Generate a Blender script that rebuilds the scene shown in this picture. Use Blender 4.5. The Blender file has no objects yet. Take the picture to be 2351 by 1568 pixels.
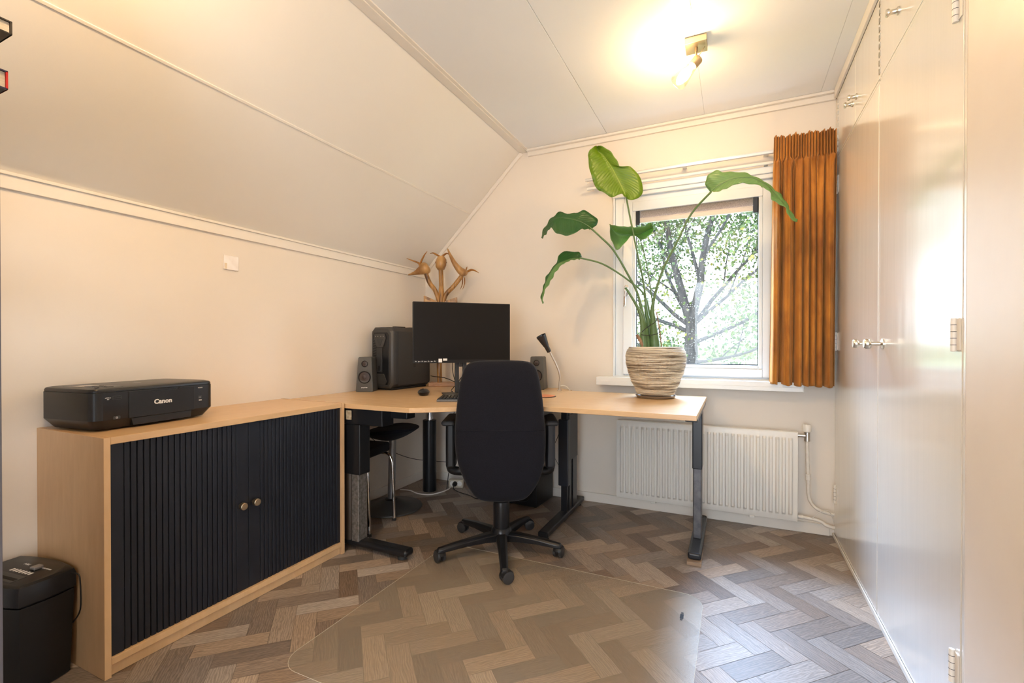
import bpy, bmesh, math, random
from mathutils import Vector, Matrix, Quaternion, noise
random.seed(7)
PI = math.pi
SC = bpy.context.scene
COL = SC.collection

# ---------------------------------------------------------------- camera
YAW, PITCH, CAM_H = 0.4404, -0.0061, 1.08
cam_d = bpy.data.cameras.new('camera')
cam = bpy.data.objects.new('camera', cam_d); COL.objects.link(cam)
_f = Vector((-math.sin(YAW)*math.cos(PITCH), math.cos(YAW)*math.cos(PITCH), math.sin(PITCH)))
_r = Vector((math.cos(YAW), math.sin(YAW), 0)); _u = _r.cross(_f)
cam.matrix_world = Matrix(((_r.x,_u.x,-_f.x,0),(_r.y,_u.y,-_f.y,0),(_r.z,_u.z,-_f.z,CAM_H),(0,0,0,1)))
cam_d.sensor_width = 36; cam_d.lens = 1078.7071*36/2351; cam_d.shift_y = 14/2351
cam_d.clip_start = 0.02; cam_d.clip_end = 800
SC.camera = cam
SC.view_settings.view_transform = 'Standard'; SC.view_settings.look = 'None'
SC.view_settings.gamma = 1; SC.view_settings.use_curve_mapping = False
SC.view_settings.exposure = 0.52

# ---------------------------------------------------------------- sky and daylight
wd = bpy.data.worlds.new('overcast_sky'); SC.world = wd; wd.use_nodes = True
_bg = wd.node_tree.nodes['Background']
_bg.inputs[0].default_value = (0.84, 0.92, 1.0, 1); _bg.inputs[1].default_value = 6.2
sun_d = bpy.data.lights.new('daylight', 'SUN'); sun = bpy.data.objects.new('daylight', sun_d); COL.objects.link(sun)
sun_d.energy = 20.0; sun_d.color = (0.47, 0.68, 1.0); sun_d.angle = math.radians(38)
_el, _az = math.radians(49), math.radians(17)
_dir = Vector((math.sin(_az)*math.cos(_el), -math.cos(_az)*math.cos(_el), -math.sin(_el)))
sun.rotation_euler = _dir.to_track_quat('-Z', 'Y').to_euler()

# ---------------------------------------------------------------- helpers
def tag(o, label=None, cat=None, group=None, kind=None):
    if label: o['label'] = label
    if cat: o['category'] = cat
    if group: o['group'] = group
    if kind: o['kind'] = kind
    return o
def thing(name, label, cat, loc=(0,0,0), rz=0, group=None, rot=None):
    o = bpy.data.objects.new(name, None); COL.objects.link(o)
    o.empty_display_size = 0.05
    o.location = loc; o.rotation_euler = rot if rot else (0,0,rz)
    return tag(o, label, cat, group)
class MB:
    def __init__(s): s.bm = bmesh.new()
    def box(s, x0,x1,y0,y1,z0,z1, M=None):
        v = [s.bm.verts.new(p) for p in ((x0,y0,z0),(x1,y0,z0),(x1,y1,z0),(x0,y1,z0),(x0,y0,z1),(x1,y0,z1),(x1,y1,z1),(x0,y1,z1))]
        for f in ((0,3,2,1),(4,5,6,7),(0,1,5,4),(1,2,6,5),(2,3,7,6),(3,0,4,7)): s.bm.faces.new([v[i] for i in f])
        if M is not None:
            for q in v: q.co = M @ q.co
        return s
    def frame(s, p0, p1):
        d = (Vector(p1)-Vector(p0)).normalized()
        a = Vector((0,0,1)) if abs(d.z) < .95 else Vector((1,0,0))
        x = d.cross(a).normalized(); return x, d.cross(x)
    def tube(s, pts, r, seg=12, cap=True, flat=1.0, xdir=None):
        pts = [Vector(p) for p in pts]; n = len(pts)
        rs = r if isinstance(r,(list,tuple)) else [r]*n
        if len(rs) != n: rs = [rs[int(q)]*(1-q%1)+rs[min(int(q)+1,len(rs)-1)]*(q%1) for q in [i*(len(rs)-1)/(n-1) for i in range(n)]]
        rings = []; px = Vector(xdir) if xdir else None
        for i,p in enumerate(pts):
            d = (pts[min(i+1,n-1)]-pts[max(i-1,0)]).normalized()
            if px is None:
                a = Vector((0,0,1)) if abs(d.z) < .95 else Vector((1,0,0)); px = d.cross(a).normalized()
            px = (px - d*px.dot(d)).normalized(); py = d.cross(px)
            rings.append([s.bm.verts.new(p + (px*math.cos(2*PI*k/seg) + py*math.sin(2*PI*k/seg)*flat)*rs[i]) for k in range(seg)])
        for a,b in zip(rings, rings[1:]):
            for k in range(seg): s.bm.faces.new((a[k],a[(k+1)%seg],b[(k+1)%seg],b[k]))
        if cap:
            s.bm.faces.new(rings[0][::-1]); s.bm.faces.new(rings[-1])
        return s
    def cyl(s, p0, p1, r0, r1=None, seg=24): return s.tube([p0,p1],[r0, r0 if r1 is None else r1],seg)
    def lathe(s, prof, c=(0,0,0), seg=40, close=True, M=None, wob=None):
        rings = []
        for j,(r,z) in enumerate(prof):
            ring = []
            for k in range(seg):
                a = 2*PI*k/seg; rr = r if wob is None else r + wob(a,z,j)
                co = Vector((c[0]+rr*math.cos(a), c[1]+rr*math.sin(a), c[2]+z))
                if M is not None: co = M @ co
                ring.append(s.bm.verts.new(co))
            rings.append(ring)
        for a,b in zip(rings, rings[1:]):
            for k in range(seg): s.bm.faces.new((a[k],a[(k+1)%seg],b[(k+1)%seg],b[k]))
        if close:
            s.bm.faces.new(rings[0][::-1]); s.bm.faces.new(rings[-1])
        return s
    def prism(s, poly, z0, z1, M=None):
        a = [s.bm.verts.new((x,y,z0)) for x,y in poly]; b = [s.bm.verts.new((x,y,z1)) for x,y in poly]
        s.bm.faces.new(a[::-1]); s.bm.faces.new(b); n = len(poly)
        for k in range(n): s.bm.faces.new((a[k],a[(k+1)%n],b[(k+1)%n],b[k]))
        if M is not None:
            for q in a+b: q.co = M @ q.co
        return s
    def grid(s, rows, closed=False):
        vs = [[s.bm.verts.new(p) for p in r] for r in rows]
        for a,b in zip(vs, vs[1:]):
            n = len(a)
            for k in range(n if closed else n-1): s.bm.faces.new((a[k],a[(k+1)%n],b[(k+1)%n],b[k]))
        return vs
    def pillow(s, poly, t, M=None, rings=6, back=1.0, fn=None):
        """closed cushion: poly in the XZ plane, rounded towards -Y (front) and +Y (back)"""
        cx = sum(p[0] for p in poly)/len(poly); cz = sum(p[1] for p in poly)/len(poly)
        L = []
        for sgn,rg in ((-1,[i/rings for i in range(1,rings+1)]),(back,[1-i/rings for i in range(1,rings)])):
            for q in rg:
                h = t*(1-q**5)**.5 if q < 1 else 0
                sc = q
                L.append([(cx+(x-cx)*sc, sgn*h, cz+(z-cz)*sc) for x,z in poly])
        if fn: L = [[fn(p) for p in r] for r in L]
        if M is not None: L = [[M @ Vector(p) for p in r] for r in L]
        vs = s.grid(L, True); s.bm.faces.new(vs[0][::-1]); s.bm.faces.new(vs[-1])
        return s
    def build(s, name, mat, parent=None, bevel=0, seg=2, smooth=False, loc=None, rot=None, sub=0, solid=0, uv=False):
        bmesh.ops.recalc_face_normals(s.bm, faces=s.bm.faces)
        me = bpy.data.meshes.new(name); s.bm.to_mesh(me); s.bm.free()
        o = bpy.data.objects.new(name, me); COL.objects.link(o); me.materials.append(mat)
        if parent: o.parent = parent
        if loc: o.location = loc
        if rot: o.rotation_euler = rot
        if solid:
            m = o.modifiers.new('solid','SOLIDIFY'); m.thickness = solid; m.offset = 0
        if bevel:
            m = o.modifiers.new('bevel','BEVEL'); m.width = bevel; m.segments = seg; m.limit_method = 'ANGLE'; m.angle_limit = math.radians(35)
            m.harden_normals = True
        if sub:
            m = o.modifiers.new('sub','SUBSURF'); m.levels = sub; m.render_levels = sub
        if smooth or bevel or sub:
            for p in me.polygons: p.use_smooth = True
            if not sub:
                if hasattr(me,'set_sharp_from_angle'): me.set_sharp_from_angle(angle=math.radians(40))
        return o
def box(name, b, mat, parent=None, bevel=0.0, seg=2, **k):
    return MB().box(*b).build(name, mat, parent, bevel, seg, **k)
def rbox(name, b, r, axis, mat, parent=None, seg=5, bevel=0.0, **k):
    """box with the four edges along AXIS rounded by r"""
    x0,x1,y0,y1,z0,z1 = b
    if axis == 'z': A=(x0,x1,y0,y1,z0,z1); M=None
    elif axis == 'y': A=(x0,x1,z0,z1,y0,y1); M=Matrix(((1,0,0,0),(0,0,1,0),(0,1,0,0),(0,0,0,1)))
    else: A=(y0,y1,z0,z1,x0,x1); M=Matrix(((0,0,1,0),(1,0,0,0),(0,1,0,0),(0,0,0,1)))
    a0,a1,b0,b1,c0,c1 = A; P=[]
    for cx,cy,st in ((a1-r,b0+r,-PI/2),(a1-r,b1-r,0),(a0+r,b1-r,PI/2),(a0+r,b0+r,PI)):
        for i in range(seg+1):
            t = st + PI/2*i/seg; P.append((cx+r*math.cos(t), cy+r*math.sin(t)))
    return MB().prism(P,c0,c1,M).build(name, mat, parent, bevel, smooth=True, **k)
def text(name, s, size, mat, parent, loc, rot, ext=0.0004, bold=0.0, sx=1.0):
    cu = bpy.data.curves.new(name,'FONT'); cu.body = s; cu.size = size; cu.extrude = ext; cu.offset = bold
    cu.align_x = 'CENTER'; cu.align_y = 'CENTER'; cu.resolution_u = 3
    t = bpy.data.objects.new(name, cu); COL.objects.link(t)
    dg = bpy.context.evaluated_depsgraph_get(); me = bpy.data.meshes.new_from_object(t.evaluated_get(dg))
    bpy.data.objects.remove(t); bpy.data.curves.remove(cu)
    me.materials.clear(); me.materials.append(mat)
    o = bpy.data.objects.new(name, me); COL.objects.link(o); o.parent = parent; o.location = loc; o.rotation_euler = rot; o.scale = (sx,1,1)
    return o
def smoothpath(pts, n=6):
    P = [Vector(p) for p in pts]; out = []
    for i in range(len(P)-1):
        a = P[max(i-1,0)]; b = P[i]; c = P[i+1]; d = P[min(i+2,len(P)-1)]
        for k in range(n):
            t = k/n
            out.append(0.5*((2*b)+(c-a)*t+(2*a-5*b+4*c-d)*t*t+(3*b-a-3*c+d)*t**3))
    out.append(P[-1]); return out
def lerp(a,b,t): return a+(b-a)*t

# ---------------------------------------------------------------- materials
def mat(name, col=(.5,.5,.5), rough=.5, metal=0, **k):
    m = bpy.data.materials.new(name); m.use_nodes = True
    b = m.node_tree.nodes['Principled BSDF']
    b.inputs['Base Color'].default_value = (*col,1); b.inputs['Roughness'].default_value = rough; b.inputs['Metallic'].default_value = metal
    for kk,v in k.items(): b.inputs[kk.replace('_',' ')].default_value = v
    return m
def nd(m, t, **k):
    n = m.node_tree.nodes.new(t)
    for a,v in k.items():
        if a in n.inputs.keys() if hasattr(n,'inputs') else False: n.inputs[a].default_value = v
        else: setattr(n,a,v)
    return n
def lk(m,a,b): m.node_tree.links.new(a,b)
def coords(m, scale=(1,1,1), kind='Object', rot=(0,0,0)):
    tc = nd(m,'ShaderNodeTexCoord'); mp = nd(m,'ShaderNodeMapping'); mp.inputs['Scale'].default_value = scale; mp.inputs['Rotation'].default_value = rot
    lk(m, tc.outputs[kind], mp.inputs['Vector']); return mp.outputs['Vector']
def noisy(m, vec, scale, c0, c1, lo=.35, hi=.65, detail=4, rough=.55, dist=0.0):
    n = nd(m,'ShaderNodeTexNoise'); n.inputs['Scale'].default_value = scale; n.inputs['Detail'].default_value = detail
    n.inputs['Roughness'].default_value = rough; n.inputs['Distortion'].default_value = dist; lk(m, vec, n.inputs['Vector'])
    r = nd(m,'ShaderNodeValToRGB'); e = r.color_ramp.elements
    e[0].position = lo; e[0].color = (*c0,1); e[1].position = hi; e[1].color = (*c1,1)
    lk(m, n.outputs['Fac'], r.inputs['Fac']); return n, r
def bump(m, sock, strength, dist=.002):
    b = nd(m,'ShaderNodeBump'); b.inputs['Strength'].default_value = strength; b.inputs['Distance'].default_value = dist
    lk(m, sock, b.inputs['Height']); lk(m, b.outputs['Normal'], m.node_tree.nodes['Principled BSDF'].inputs['Normal']); return b
def BS(m): return m.node_tree.nodes['Principled BSDF']
def tex(name, c0, c1, scale, stretch=(1,1,1), rough=.5, bmp=0, bd=.001, metal=0, lo=.35, hi=.65, detail=4, dist=0, **k):
    m = mat(name, c0, rough, metal, **k); v = coords(m, stretch)
    n,r = noisy(m, v, scale, c0, c1, lo, hi, detail, dist=dist); lk(m, r.outputs['Color'], BS(m).inputs['Base Color'])
    if bmp: bump(m, n.outputs['Fac'], bmp, bd)
    return m
WALL = (.80,.70,.585)
M_wall = tex('painted_wall', (.80,.735,.655),(.82,.755,.675), 2.2, rough=.6, bmp=0)
def fine(m, sc, st, d=.0006, stretch=(1,1,1)):
    v = coords(m, stretch); n = nd(m,'ShaderNodeTexNoise'); n.inputs['Scale'].default_value = sc; n.inputs['Detail'].default_value = 3; lk(m,v,n.inputs['Vector'])
    bump(m, n.outputs['Fac'], st, d); return m
fine(M_wall, 160, .35)
M_slope = fine(tex('painted_slope', (.81,.775,.72),(.83,.795,.74), 1.5, rough=.55), 150, .2)
M_ceil = fine(tex('painted_ceiling', (.85,.862,.87),(.87,.882,.89), 1.5, rough=.38), 120, .2)
M_trim = mat('trim_paint', (.82,.775,.71), .35)
M_white = mat('white_frame', (.80,.84,.88), .28)
M_sill = mat('sill_white', (.83,.86,.88), .3)
M_gloss = tex('cupboard_gloss', (.80,.765,.71),(.84,.805,.75), 1.2, rough=.22, Coat_Weight=1.0, Coat_Roughness=.13, Coat_IOR=1.55)
fine(M_gloss, 14, .30, .004, (1,1,.10))
M_door = fine(tex('jamb_paint', (.76,.67,.59),(.80,.72,.64), 2.5, rough=.38), 14, .3, .003, (1,1,.4))
M_black = mat('black_plastic', (.010,.010,.011), .42, Specular_IOR_Level=.35)
M_black2 = mat('satin_black', (.010,.011,.014), .28, Specular_IOR_Level=.4)
M_dark = mat('charcoal_plastic', (.028,.029,.032), .45)
M_rubber = mat('rubber', (.02,.02,.02), .7)
M_steel = mat('brushed_steel', (.62,.60,.56), .3, 1.0)
M_chrome = mat('chrome', (.78,.78,.78), .1, 1.0)
M_grey = tex('worn_grey_metal', (.16,.15,.14),(.30,.285,.27), 60, rough=.45, metal=.6, bmp=.1)
M_grey2 = tex('grey_metal', (.085,.088,.10),(.15,.152,.165), 25, rough=.42, metal=.5)
M_powder = mat('dark_powder_coat', (.014,.017,.024), .32)
M_silver = mat('grey_column', (.30,.30,.31), .35, .7)
M_whitep = mat('white_plastic', (.82,.80,.76), .35)
M_print = mat('white_print', (.8,.8,.8), .5)
M_fab = tex('chair_fabric', (.004,.0045,.008),(.009,.0095,.016), 400, rough=.95, bmp=.6, bd=.0008, detail=2, Sheen_Weight=.04, Specular_IOR_Level=.25)
M_brass = mat('satin_nickel_warm', (.50,.40,.27), .36, 1.0)
M_nickel = mat('satin_nickel', (.70,.66,.58), .3, 1.0)
M_red = mat('red_cover', (.55,.02,.015), .4)
M_paper = tex('page_edges', (.55,.50,.43),(.70,.65,.57), 30, (1,1,30), rough=.8)
def wood(name, c0, c1, stretch, rough=.35, sc=6, **k):
    m = mat(name, c0, rough, **k); v = coords(m, stretch)
    n,r = noisy(m, v, sc, c0, c1, .3, .7, 6, .6, .6); lk(m, r.outputs['Color'], BS(m).inputs['Base Color']); return m
M_top = wood('beech_top', (.62,.405,.215),(.70,.475,.265), (1.2,9,9), .26)
M_cabtop = wood('beech_cabinet_top', (.61,.39,.20),(.69,.46,.25), (9,1.2,9), .3)
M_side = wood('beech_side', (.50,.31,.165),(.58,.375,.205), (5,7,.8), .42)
M_edge = wood('beech_edge', (.64,.42,.22),(.71,.48,.27), (6,6,1), .35)
XL, YB, XR, ZC = -2.273, 3.168, 0.5136, 2.497
Y0 = -1.5
ROT45 = math.sqrt(.5)
# ---- floor: herringbone oak planks in one mesh, tone per plank
def floor():
    m = mat('herringbone_oak', (.3,.2,.14), .43)
    at = nd(m,'ShaderNodeAttribute', attribute_name='tone'); uvn = nd(m,'ShaderNodeUVMap', uv_map='uv')
    mp = nd(m,'ShaderNodeMapping'); mp.inputs['Scale'].default_value = (2.6,44,1); lk(m, uvn.outputs['UV'], mp.inputs['Vector'])
    add = nd(m,'ShaderNodeVectorMath', operation='ADD'); lk(m, mp.outputs['Vector'], add.inputs[0])
    cmb = nd(m,'ShaderNodeCombineXYZ'); lk(m, at.outputs['Fac'], cmb.inputs['Z'])
    sc = nd(m,'ShaderNodeVectorMath', operation='SCALE'); lk(m, cmb.outputs[0], sc.inputs[0]); sc.inputs['Scale'].default_value = 90
    lk(m, sc.outputs[0], add.inputs[1])
    n = nd(m,'ShaderNodeTexNoise'); n.inputs['Scale'].default_value = 2.6; n.inputs['Detail'].default_value = 6; n.inputs['Roughness'].default_value = .65; n.inputs['Distortion'].default_value = 1.2
    lk(m, add.outputs[0], n.inputs['Vector'])
    mp2 = nd(m,'ShaderNodeMapping'); mp2.inputs['Scale'].default_value = (1.5,6,1); lk(m, uvn.outputs['UV'], mp2.inputs['Vector'])
    a2 = nd(m,'ShaderNodeVectorMath', operation='ADD'); lk(m, mp2.outputs['Vector'], a2.inputs[0]); lk(m, sc.outputs[0], a2.inputs[1])
    w = nd(m,'ShaderNodeTexWave', wave_type='BANDS', bands_direction='Y'); w.inputs['Scale'].default_value = 1.5; w.inputs['Distortion'].default_value = 13; w.inputs['Detail'].default_value = 4; w.inputs['Detail Scale'].default_value = 1.1
    lk(m, a2.outputs[0], w.inputs['Vector'])
    base = nd(m,'ShaderNodeValToRGB'); e = base.color_ramp.elements
    e[0].position = 0; e[0].color = (.17,.118,.085,1); e[1].position = 1; e[1].color = (.56,.44,.34,1)
    x = e.new(.45); x.color = (.26,.185,.135,1); x = e.new(.75); x.color = (.38,.285,.21,1)
    lk(m, at.outputs['Fac'], base.inputs['Fac'])
    w_ = nd(m,'ShaderNodeMath', operation='MULTIPLY_ADD'); w_.inputs[1].default_value = .34; w_.inputs[2].default_value = .66; lk(m, w.outputs['Fac'], w_.inputs[0])
    g = nd(m,'ShaderNodeMath', operation='MULTIPLY'); lk(m, n.outputs['Fac'], g.inputs[0]); lk(m, w_.outputs[0], g.inputs[1])
    mr = nd(m,'ShaderNodeMapRange'); mr.inputs['From Min'].default_value = .24; mr.inputs['From Max'].default_value = .58; mr.inputs['To Min'].default_value = .55; mr.inputs['To Max'].default_value = 1.22
    lk(m, g.outputs[0], mr.inputs['Value'])
    mul = nd(m,'ShaderNodeVectorMath', operation='SCALE'); lk(m, base.outputs['Color'], mul.inputs[0]); lk(m, mr.outputs[0], mul.inputs['Scale'])
    hs = nd(m,'ShaderNodeHueSaturation'); sr = nd(m,'ShaderNodeMath', operation='SINE'); s1 = nd(m,'ShaderNodeMath', operation='MULTIPLY'); s1.inputs[1].default_value = 83; lk(m, at.outputs['Fac'], s1.inputs[0]); lk(m, s1.outputs[0], sr.inputs[0]); s2 = nd(m,'ShaderNodeMath', operation='MULTIPLY_ADD'); s2.inputs[1].default_value = .20; s2.inputs[2].default_value = .82; lk(m, sr.outputs[0], s2.inputs[0]); lk(m, s2.outputs[0], hs.inputs['Saturation']); lk(m, mul.outputs[0], hs.inputs['Color']); lk(m, hs.outputs[0], BS(m).inputs['Base Color'])
    bump(m, n.outputs['Fac'], .25, .0012)
    W_, L_ = .0803, .2409
    bm = bmesh.new(); uvl = bm.loops.layers.uv.new('uv'); tl = bm.faces.layers.float.new('tone')
    rnd = random.Random(3)
    def wp(c, r):
        u = .462+(c-3)*W_; v = 1.647+(r+2)*W_
        return ((u-v)*ROT45, (u+v)*ROT45)
    g_ = .009
    def plank(c0,c1,r0,r1,along):
        P = [wp(c0+g_,r0+g_),wp(c1-g_,r0+g_),wp(c1-g_,r1-g_),wp(c0+g_,r1-g_)]
        if max(p[0] for p in P) < XL-.05 or min(p[0] for p in P) > XR+.05 or max(p[1] for p in P) < Y0 or min(p[1] for p in P) > YB+.05: return
        f = bm.faces.new([bm.verts.new((x,y,0)) for x,y in P]); t = rnd.random(); f[tl] = t*.9+.05*rnd.random()
        uv = [(0,0),(3,0),(3,1),(0,1)] if along else [(0,1),(0,0),(3,0),(3,1)]
        for lp,q in zip(f.loops, uv): lp[uvl].uv = (q[0]*.33+t*7, q[1]*.33+t*13)
    for k in range(-90,90):
        for mm in range(-30,30):
            c = k+6*mm; r = -k-2
            plank(c,c+3,r,r+1,True); plank(c+3,c+4,r,r+3,False)
    for co,no in (((XL,0,0),(-1,0,0)),((XR+.03,0,0),(1,0,0)),((0,Y0,0),(0,-1,0)),((0,YB,0),(0,1,0))):
        bmesh.ops.bisect_plane(bm, geom=bm.verts[:]+bm.edges[:]+bm.faces[:], plane_co=co, plane_no=no, clear_outer=True)
    # dark joint bed just below the planks
    vs = [bm.verts.new(p) for p in ((XL,Y0,-.0012),(XR+.03,Y0,-.0012),(XR+.03,YB,-.0012),(XL,YB,-.0012))]
    f = bm.faces.new(vs); f[tl] = 0.0
    for f in bm.faces:
        if f.normal.z < 0: f.normal_flip()
    me = bpy.data.meshes.new('floor'); bm.to_mesh(me); bm.free(); me.materials.append(m)
    o = bpy.data.objects.new('floor', me); COL.objects.link(o); tag(o, kind='structure')
floor()
def struct(name, mb, m, bevel=0, **k): return tag(mb.build(name, m, None, bevel, **k), kind='structure')
# ---- walls
struct('wall_left', MB().box(XL-.1,XL,Y0,YB+.1,-.05,1.86), M_wall)
WX0, WX1, WZ0, WZ1 = -.734, .290, .862, 2.085
b = MB()
b.box(XL-.1,WX0,YB,YB+.1,-.05,2.6); b.box(WX1,XR+.55,YB,YB+.1,-.05,2.6); b.box(WX0,WX1,YB,YB+.1,-.05,WZ0); b.box(WX0,WX1,YB,YB+.1,WZ1,2.6)
struct('wall_back', b, M_wall)
# wall end / jamb beside the cupboards, rounded corner
struct('wall_right', MB().box(.499,.80,Y0,1.498,-.05,2.52), M_door, bevel=.035, seg=6)
# unseen wall behind the camera, added with a doorway to cut light from behind
b = MB(); b.box(XL-.1,-.55,Y0-.1,Y0,-.05,2.6); b.box(-.55,.499,Y0-.1,Y0,2.06,2.6); b.box(.499,.80,Y0-.1,Y0,-.05,2.6)
struct('wall_front', b, M_wall)
# ceiling: 60 cm boards with fine V joints, on a backing
XK = -1.421
b = MB(); xs = [XK,-1.372,-.772,-.165,.44,.56]
gp = {-.772:.0009}
for a,c in zip(xs, xs[1:]): b.box(a+gp.get(a,.0002),c-gp.get(c,.0002),Y0,YB,ZC,ZC+.02)
struct('ceiling', b, M_ceil, bevel=.0016)
struct('ceiling', MB().box(XK-.02,1.1,Y0,YB+.1,ZC+.018,ZC+.03), M_ceil)
# slope: boards down the roof pitch
sx, sz = XL-XK, 1.675-ZC; sl = math.hypot(sx,sz); ux, uz = sx/sl, sz/sl   # down the slope
nx, nz = uz, -ux
if nz < 0: nx, nz = -nx, -nz
def sp(t, h=0): return (XK+ux*t+nx*h, ZC+uz*t+nz*h)
tj = (-1.843-XK)/ux
b = MB()
for t0,t1 in ((0,tj-.0015),(tj+.0015,sl+.12)):
    q = [sp(t0),sp(t1),sp(t1,.02),sp(t0,.02)]
    M = Matrix(((1,0,0,0),(0,0,1,0),(0,1,0,0),(0,0,0,1)))
    b.prism([(p[0],p[1]) for p in q], Y0, YB, M)
q = [sp(-.02,.018),sp(sl+.12,.018),sp(sl+.12,.03),sp(-.02,.03)]
b.prism([(p[0],p[1]) for p in q], Y0, YB+.1, M)
struct('wall_slope', b, M_slope, bevel=.003)
# thin bead over the slope joint
b = MB(); q = [sp(tj-.006,-.0035),sp(tj+.006,-.0035),sp(tj+.006,.002),sp(tj-.006,.002)]
b.prism(q, Y0, YB, M); struct('trim_1', b, M_trim, bevel=.002)
# board at the foot of the slope
struct('trim_2', MB().box(XL,XL+.012,Y0,YB,1.617,1.672).box(XL,XL+.02,Y0,YB,1.664,1.676), M_trim, bevel=.002)
# board where slope meets ceiling
struct('trim_3', MB().box(XK-.002,-1.372,Y0,YB,ZC-.010,ZC+.002).box(-1.372,-1.352,Y0,YB,ZC-.005,ZC+.002), M_trim, bevel=.002)
# cove along the window wall ceiling, and board up the slope on the window wall
b = MB(); b.box(-1.36,XR,YB-.018,YB,ZC-.045,ZC-.0005); b.box(-1.36,XR,YB-.042,YB-.018,ZC-.016,ZC-.0005)
struct('trim_4', b, M_trim, bevel=.003)
b = MB(); q = [sp(.0,-.0005),sp(sl-.02,-.0005),sp(sl-.02,-.026),sp(.0,-.026)]
b.prism(q, YB-.016, YB, M); struct('trim_5', b, M_trim, bevel=.003)
struct('baseboard_back', MB().box(XL+.012,XR-.02,YB-.014,YB,0,.062), M_trim, bevel=.003)
struct('baseboard_left', MB().box(XL,XL+.012,Y0,YB,0,.062), M_trim, bevel=.003)

# ---- window: frame, sash, glass, handle
win = bpy.data.objects.new('window_1', None); COL.objects.link(win); tag(win, kind='structure')
def ring(x0,x1,z0,z1,w,y0,y1,wb=None):
    wb = wb or w; b = MB()
    b.box(x0,x0+w,y0,y1,z0,z1); b.box(x1-w,x1,y0,y1,z0,z1); b.box(x0+w,x1-w,y0,y1,z0,z0+wb); b.box(x0+w,x1-w,y0,y1,z1-w,z1); return b
FX0,FX1,FZ0,FZ1 = -.734,.290,.862,2.085
ring(FX0,FX1,FZ0,FZ1,.012,YB-.014,YB+.09).build('casing', M_white, win, .003)
ring(FX0+.012,FX1-.012,FZ0+.006,FZ1-.012,.058,YB+.004,YB+.085).build('frame', M_white, win, .004)
GX0,GX1,GZ0,GZ1 = -.586,.134,.957,1.978
ring(FX0+.066,FX1-.072,FZ0+.022,FZ1-.062,.062,YB-.016,YB+.055,.050).build('sash', M_white, win, .004)
ring(GX0-.022,GX1+.022,GZ0-.024,GZ1+.022,.022,YB-.010,YB+.03).build('glazing_bead', M_white, win, .006)
ring(GX0-.002,GX1+.002,GZ0-.002,GZ1+.002,.006,YB+.012,YB+.024).build('gasket', M_rubber, win)
m_glass = bpy.data.materials.new('window_glass'); m_glass.use_nodes = True
nt = m_glass.node_tree; nt.nodes.remove(nt.nodes['Principled BSDF'])
tr = nd(m_glass,'ShaderNodeBsdfTransparent'); gl = nd(m_glass,'ShaderNodeBsdfGlossy'); gl.inputs['Roughness'].default_value = .02
lw_ = nd(m_glass,'ShaderNodeLayerWeight'); pw_ = nd(m_glass,'ShaderNodeMath', operation='POWER'); pw_.inputs[1].default_value = 4.0; lk(m_glass, lw_.outputs['Facing'], pw_.inputs[0])
fr = nd(m_glass,'ShaderNodeMath', operation='MULTIPLY_ADD'); fr.inputs[1].default_value = .5; fr.inputs[2].default_value = .035; lk(m_glass, pw_.outputs[0], fr.inputs[0]); mx = nd(m_glass,'ShaderNodeMixShader'); tr.inputs[0].default_value = (.97,.985,1,1)
lk(m_glass, fr.outputs[0], mx.inputs[0]); lk(m_glass, tr.outputs[0], mx.inputs[1]); lk(m_glass, gl.outputs[0], mx.inputs[2]); lk(m_glass, mx.outputs[0], nt.nodes['Material Output'].inputs[0])
MB().box(GX0,GX1,YB+.016,YB+.020,GZ0,GZ1).build('pane', m_glass, win)
# handle on the left stile
hb = rbox('handle', (-.655,-.627,YB-.030,YB-.016,1.400,1.475), .012, 'y', M_chrome, win, bevel=.002)
MB().tube(smoothpath([(-.641,YB-.03,1.455),(-.641,YB-.058,1.450),(-.643,YB-.064,1.42),(-.649,YB-.062,1.33)],5), [.008]*11+[.009]*4+[.007], 10, flat=1.3).build('lever', M_chrome, hb, smooth=True)
# rain drops: tiny domes on the outer face
m_drop = mat('rain_drop', (.95,.97,1.0), .05); BS(m_drop).inputs['Transmission Weight'].default_value = .55; BS(m_drop).inputs['IOR'].default_value = 1.33
b = MB(); rd = random.Random(11)
for i in range(1300):
    x = rd.uniform(GX0+.01,GX1-.01); z = rd.uniform(GZ0+.01,1.86)
    den = math.exp(-((x+.24)/.17)**2)*.9+.14
    if rd.random() > den: continue
    r = rd.uniform(.0009,.0026)*(1.2 if rd.random()<.15 else .9); h = rd.uniform(.9,1.5)
    top = b.bm.verts.new((x,YB+.0205+r*.7,z)); rg = [b.bm.verts.new((x+r*math.cos(2*PI*k/7), YB+.0202, z+r*h*math.sin(2*PI*k/7))) for k in range(7)]
    for k in range(7): b.bm.faces.new((top,rg[k],rg[(k+1)%7]))
o = b.build('raindrop', m_drop, win, smooth=True); o['kind'] = 'stuff'
sill = MB().box(-.822,.352,3.05,YB,.838,.868).box(-.822,.352,3.05,3.062,.815,.840).box(.350,.356,3.048,YB,.813,.869)
struct('trim_6', sill, M_sill, bevel=.003)
struct('trim_7', MB().box(-.745,.30,YB-.030,YB,2.088,2.128).box(-.738,.30,YB-.020,YB,2.062,2.088), M_sill, bevel=.005)

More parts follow.
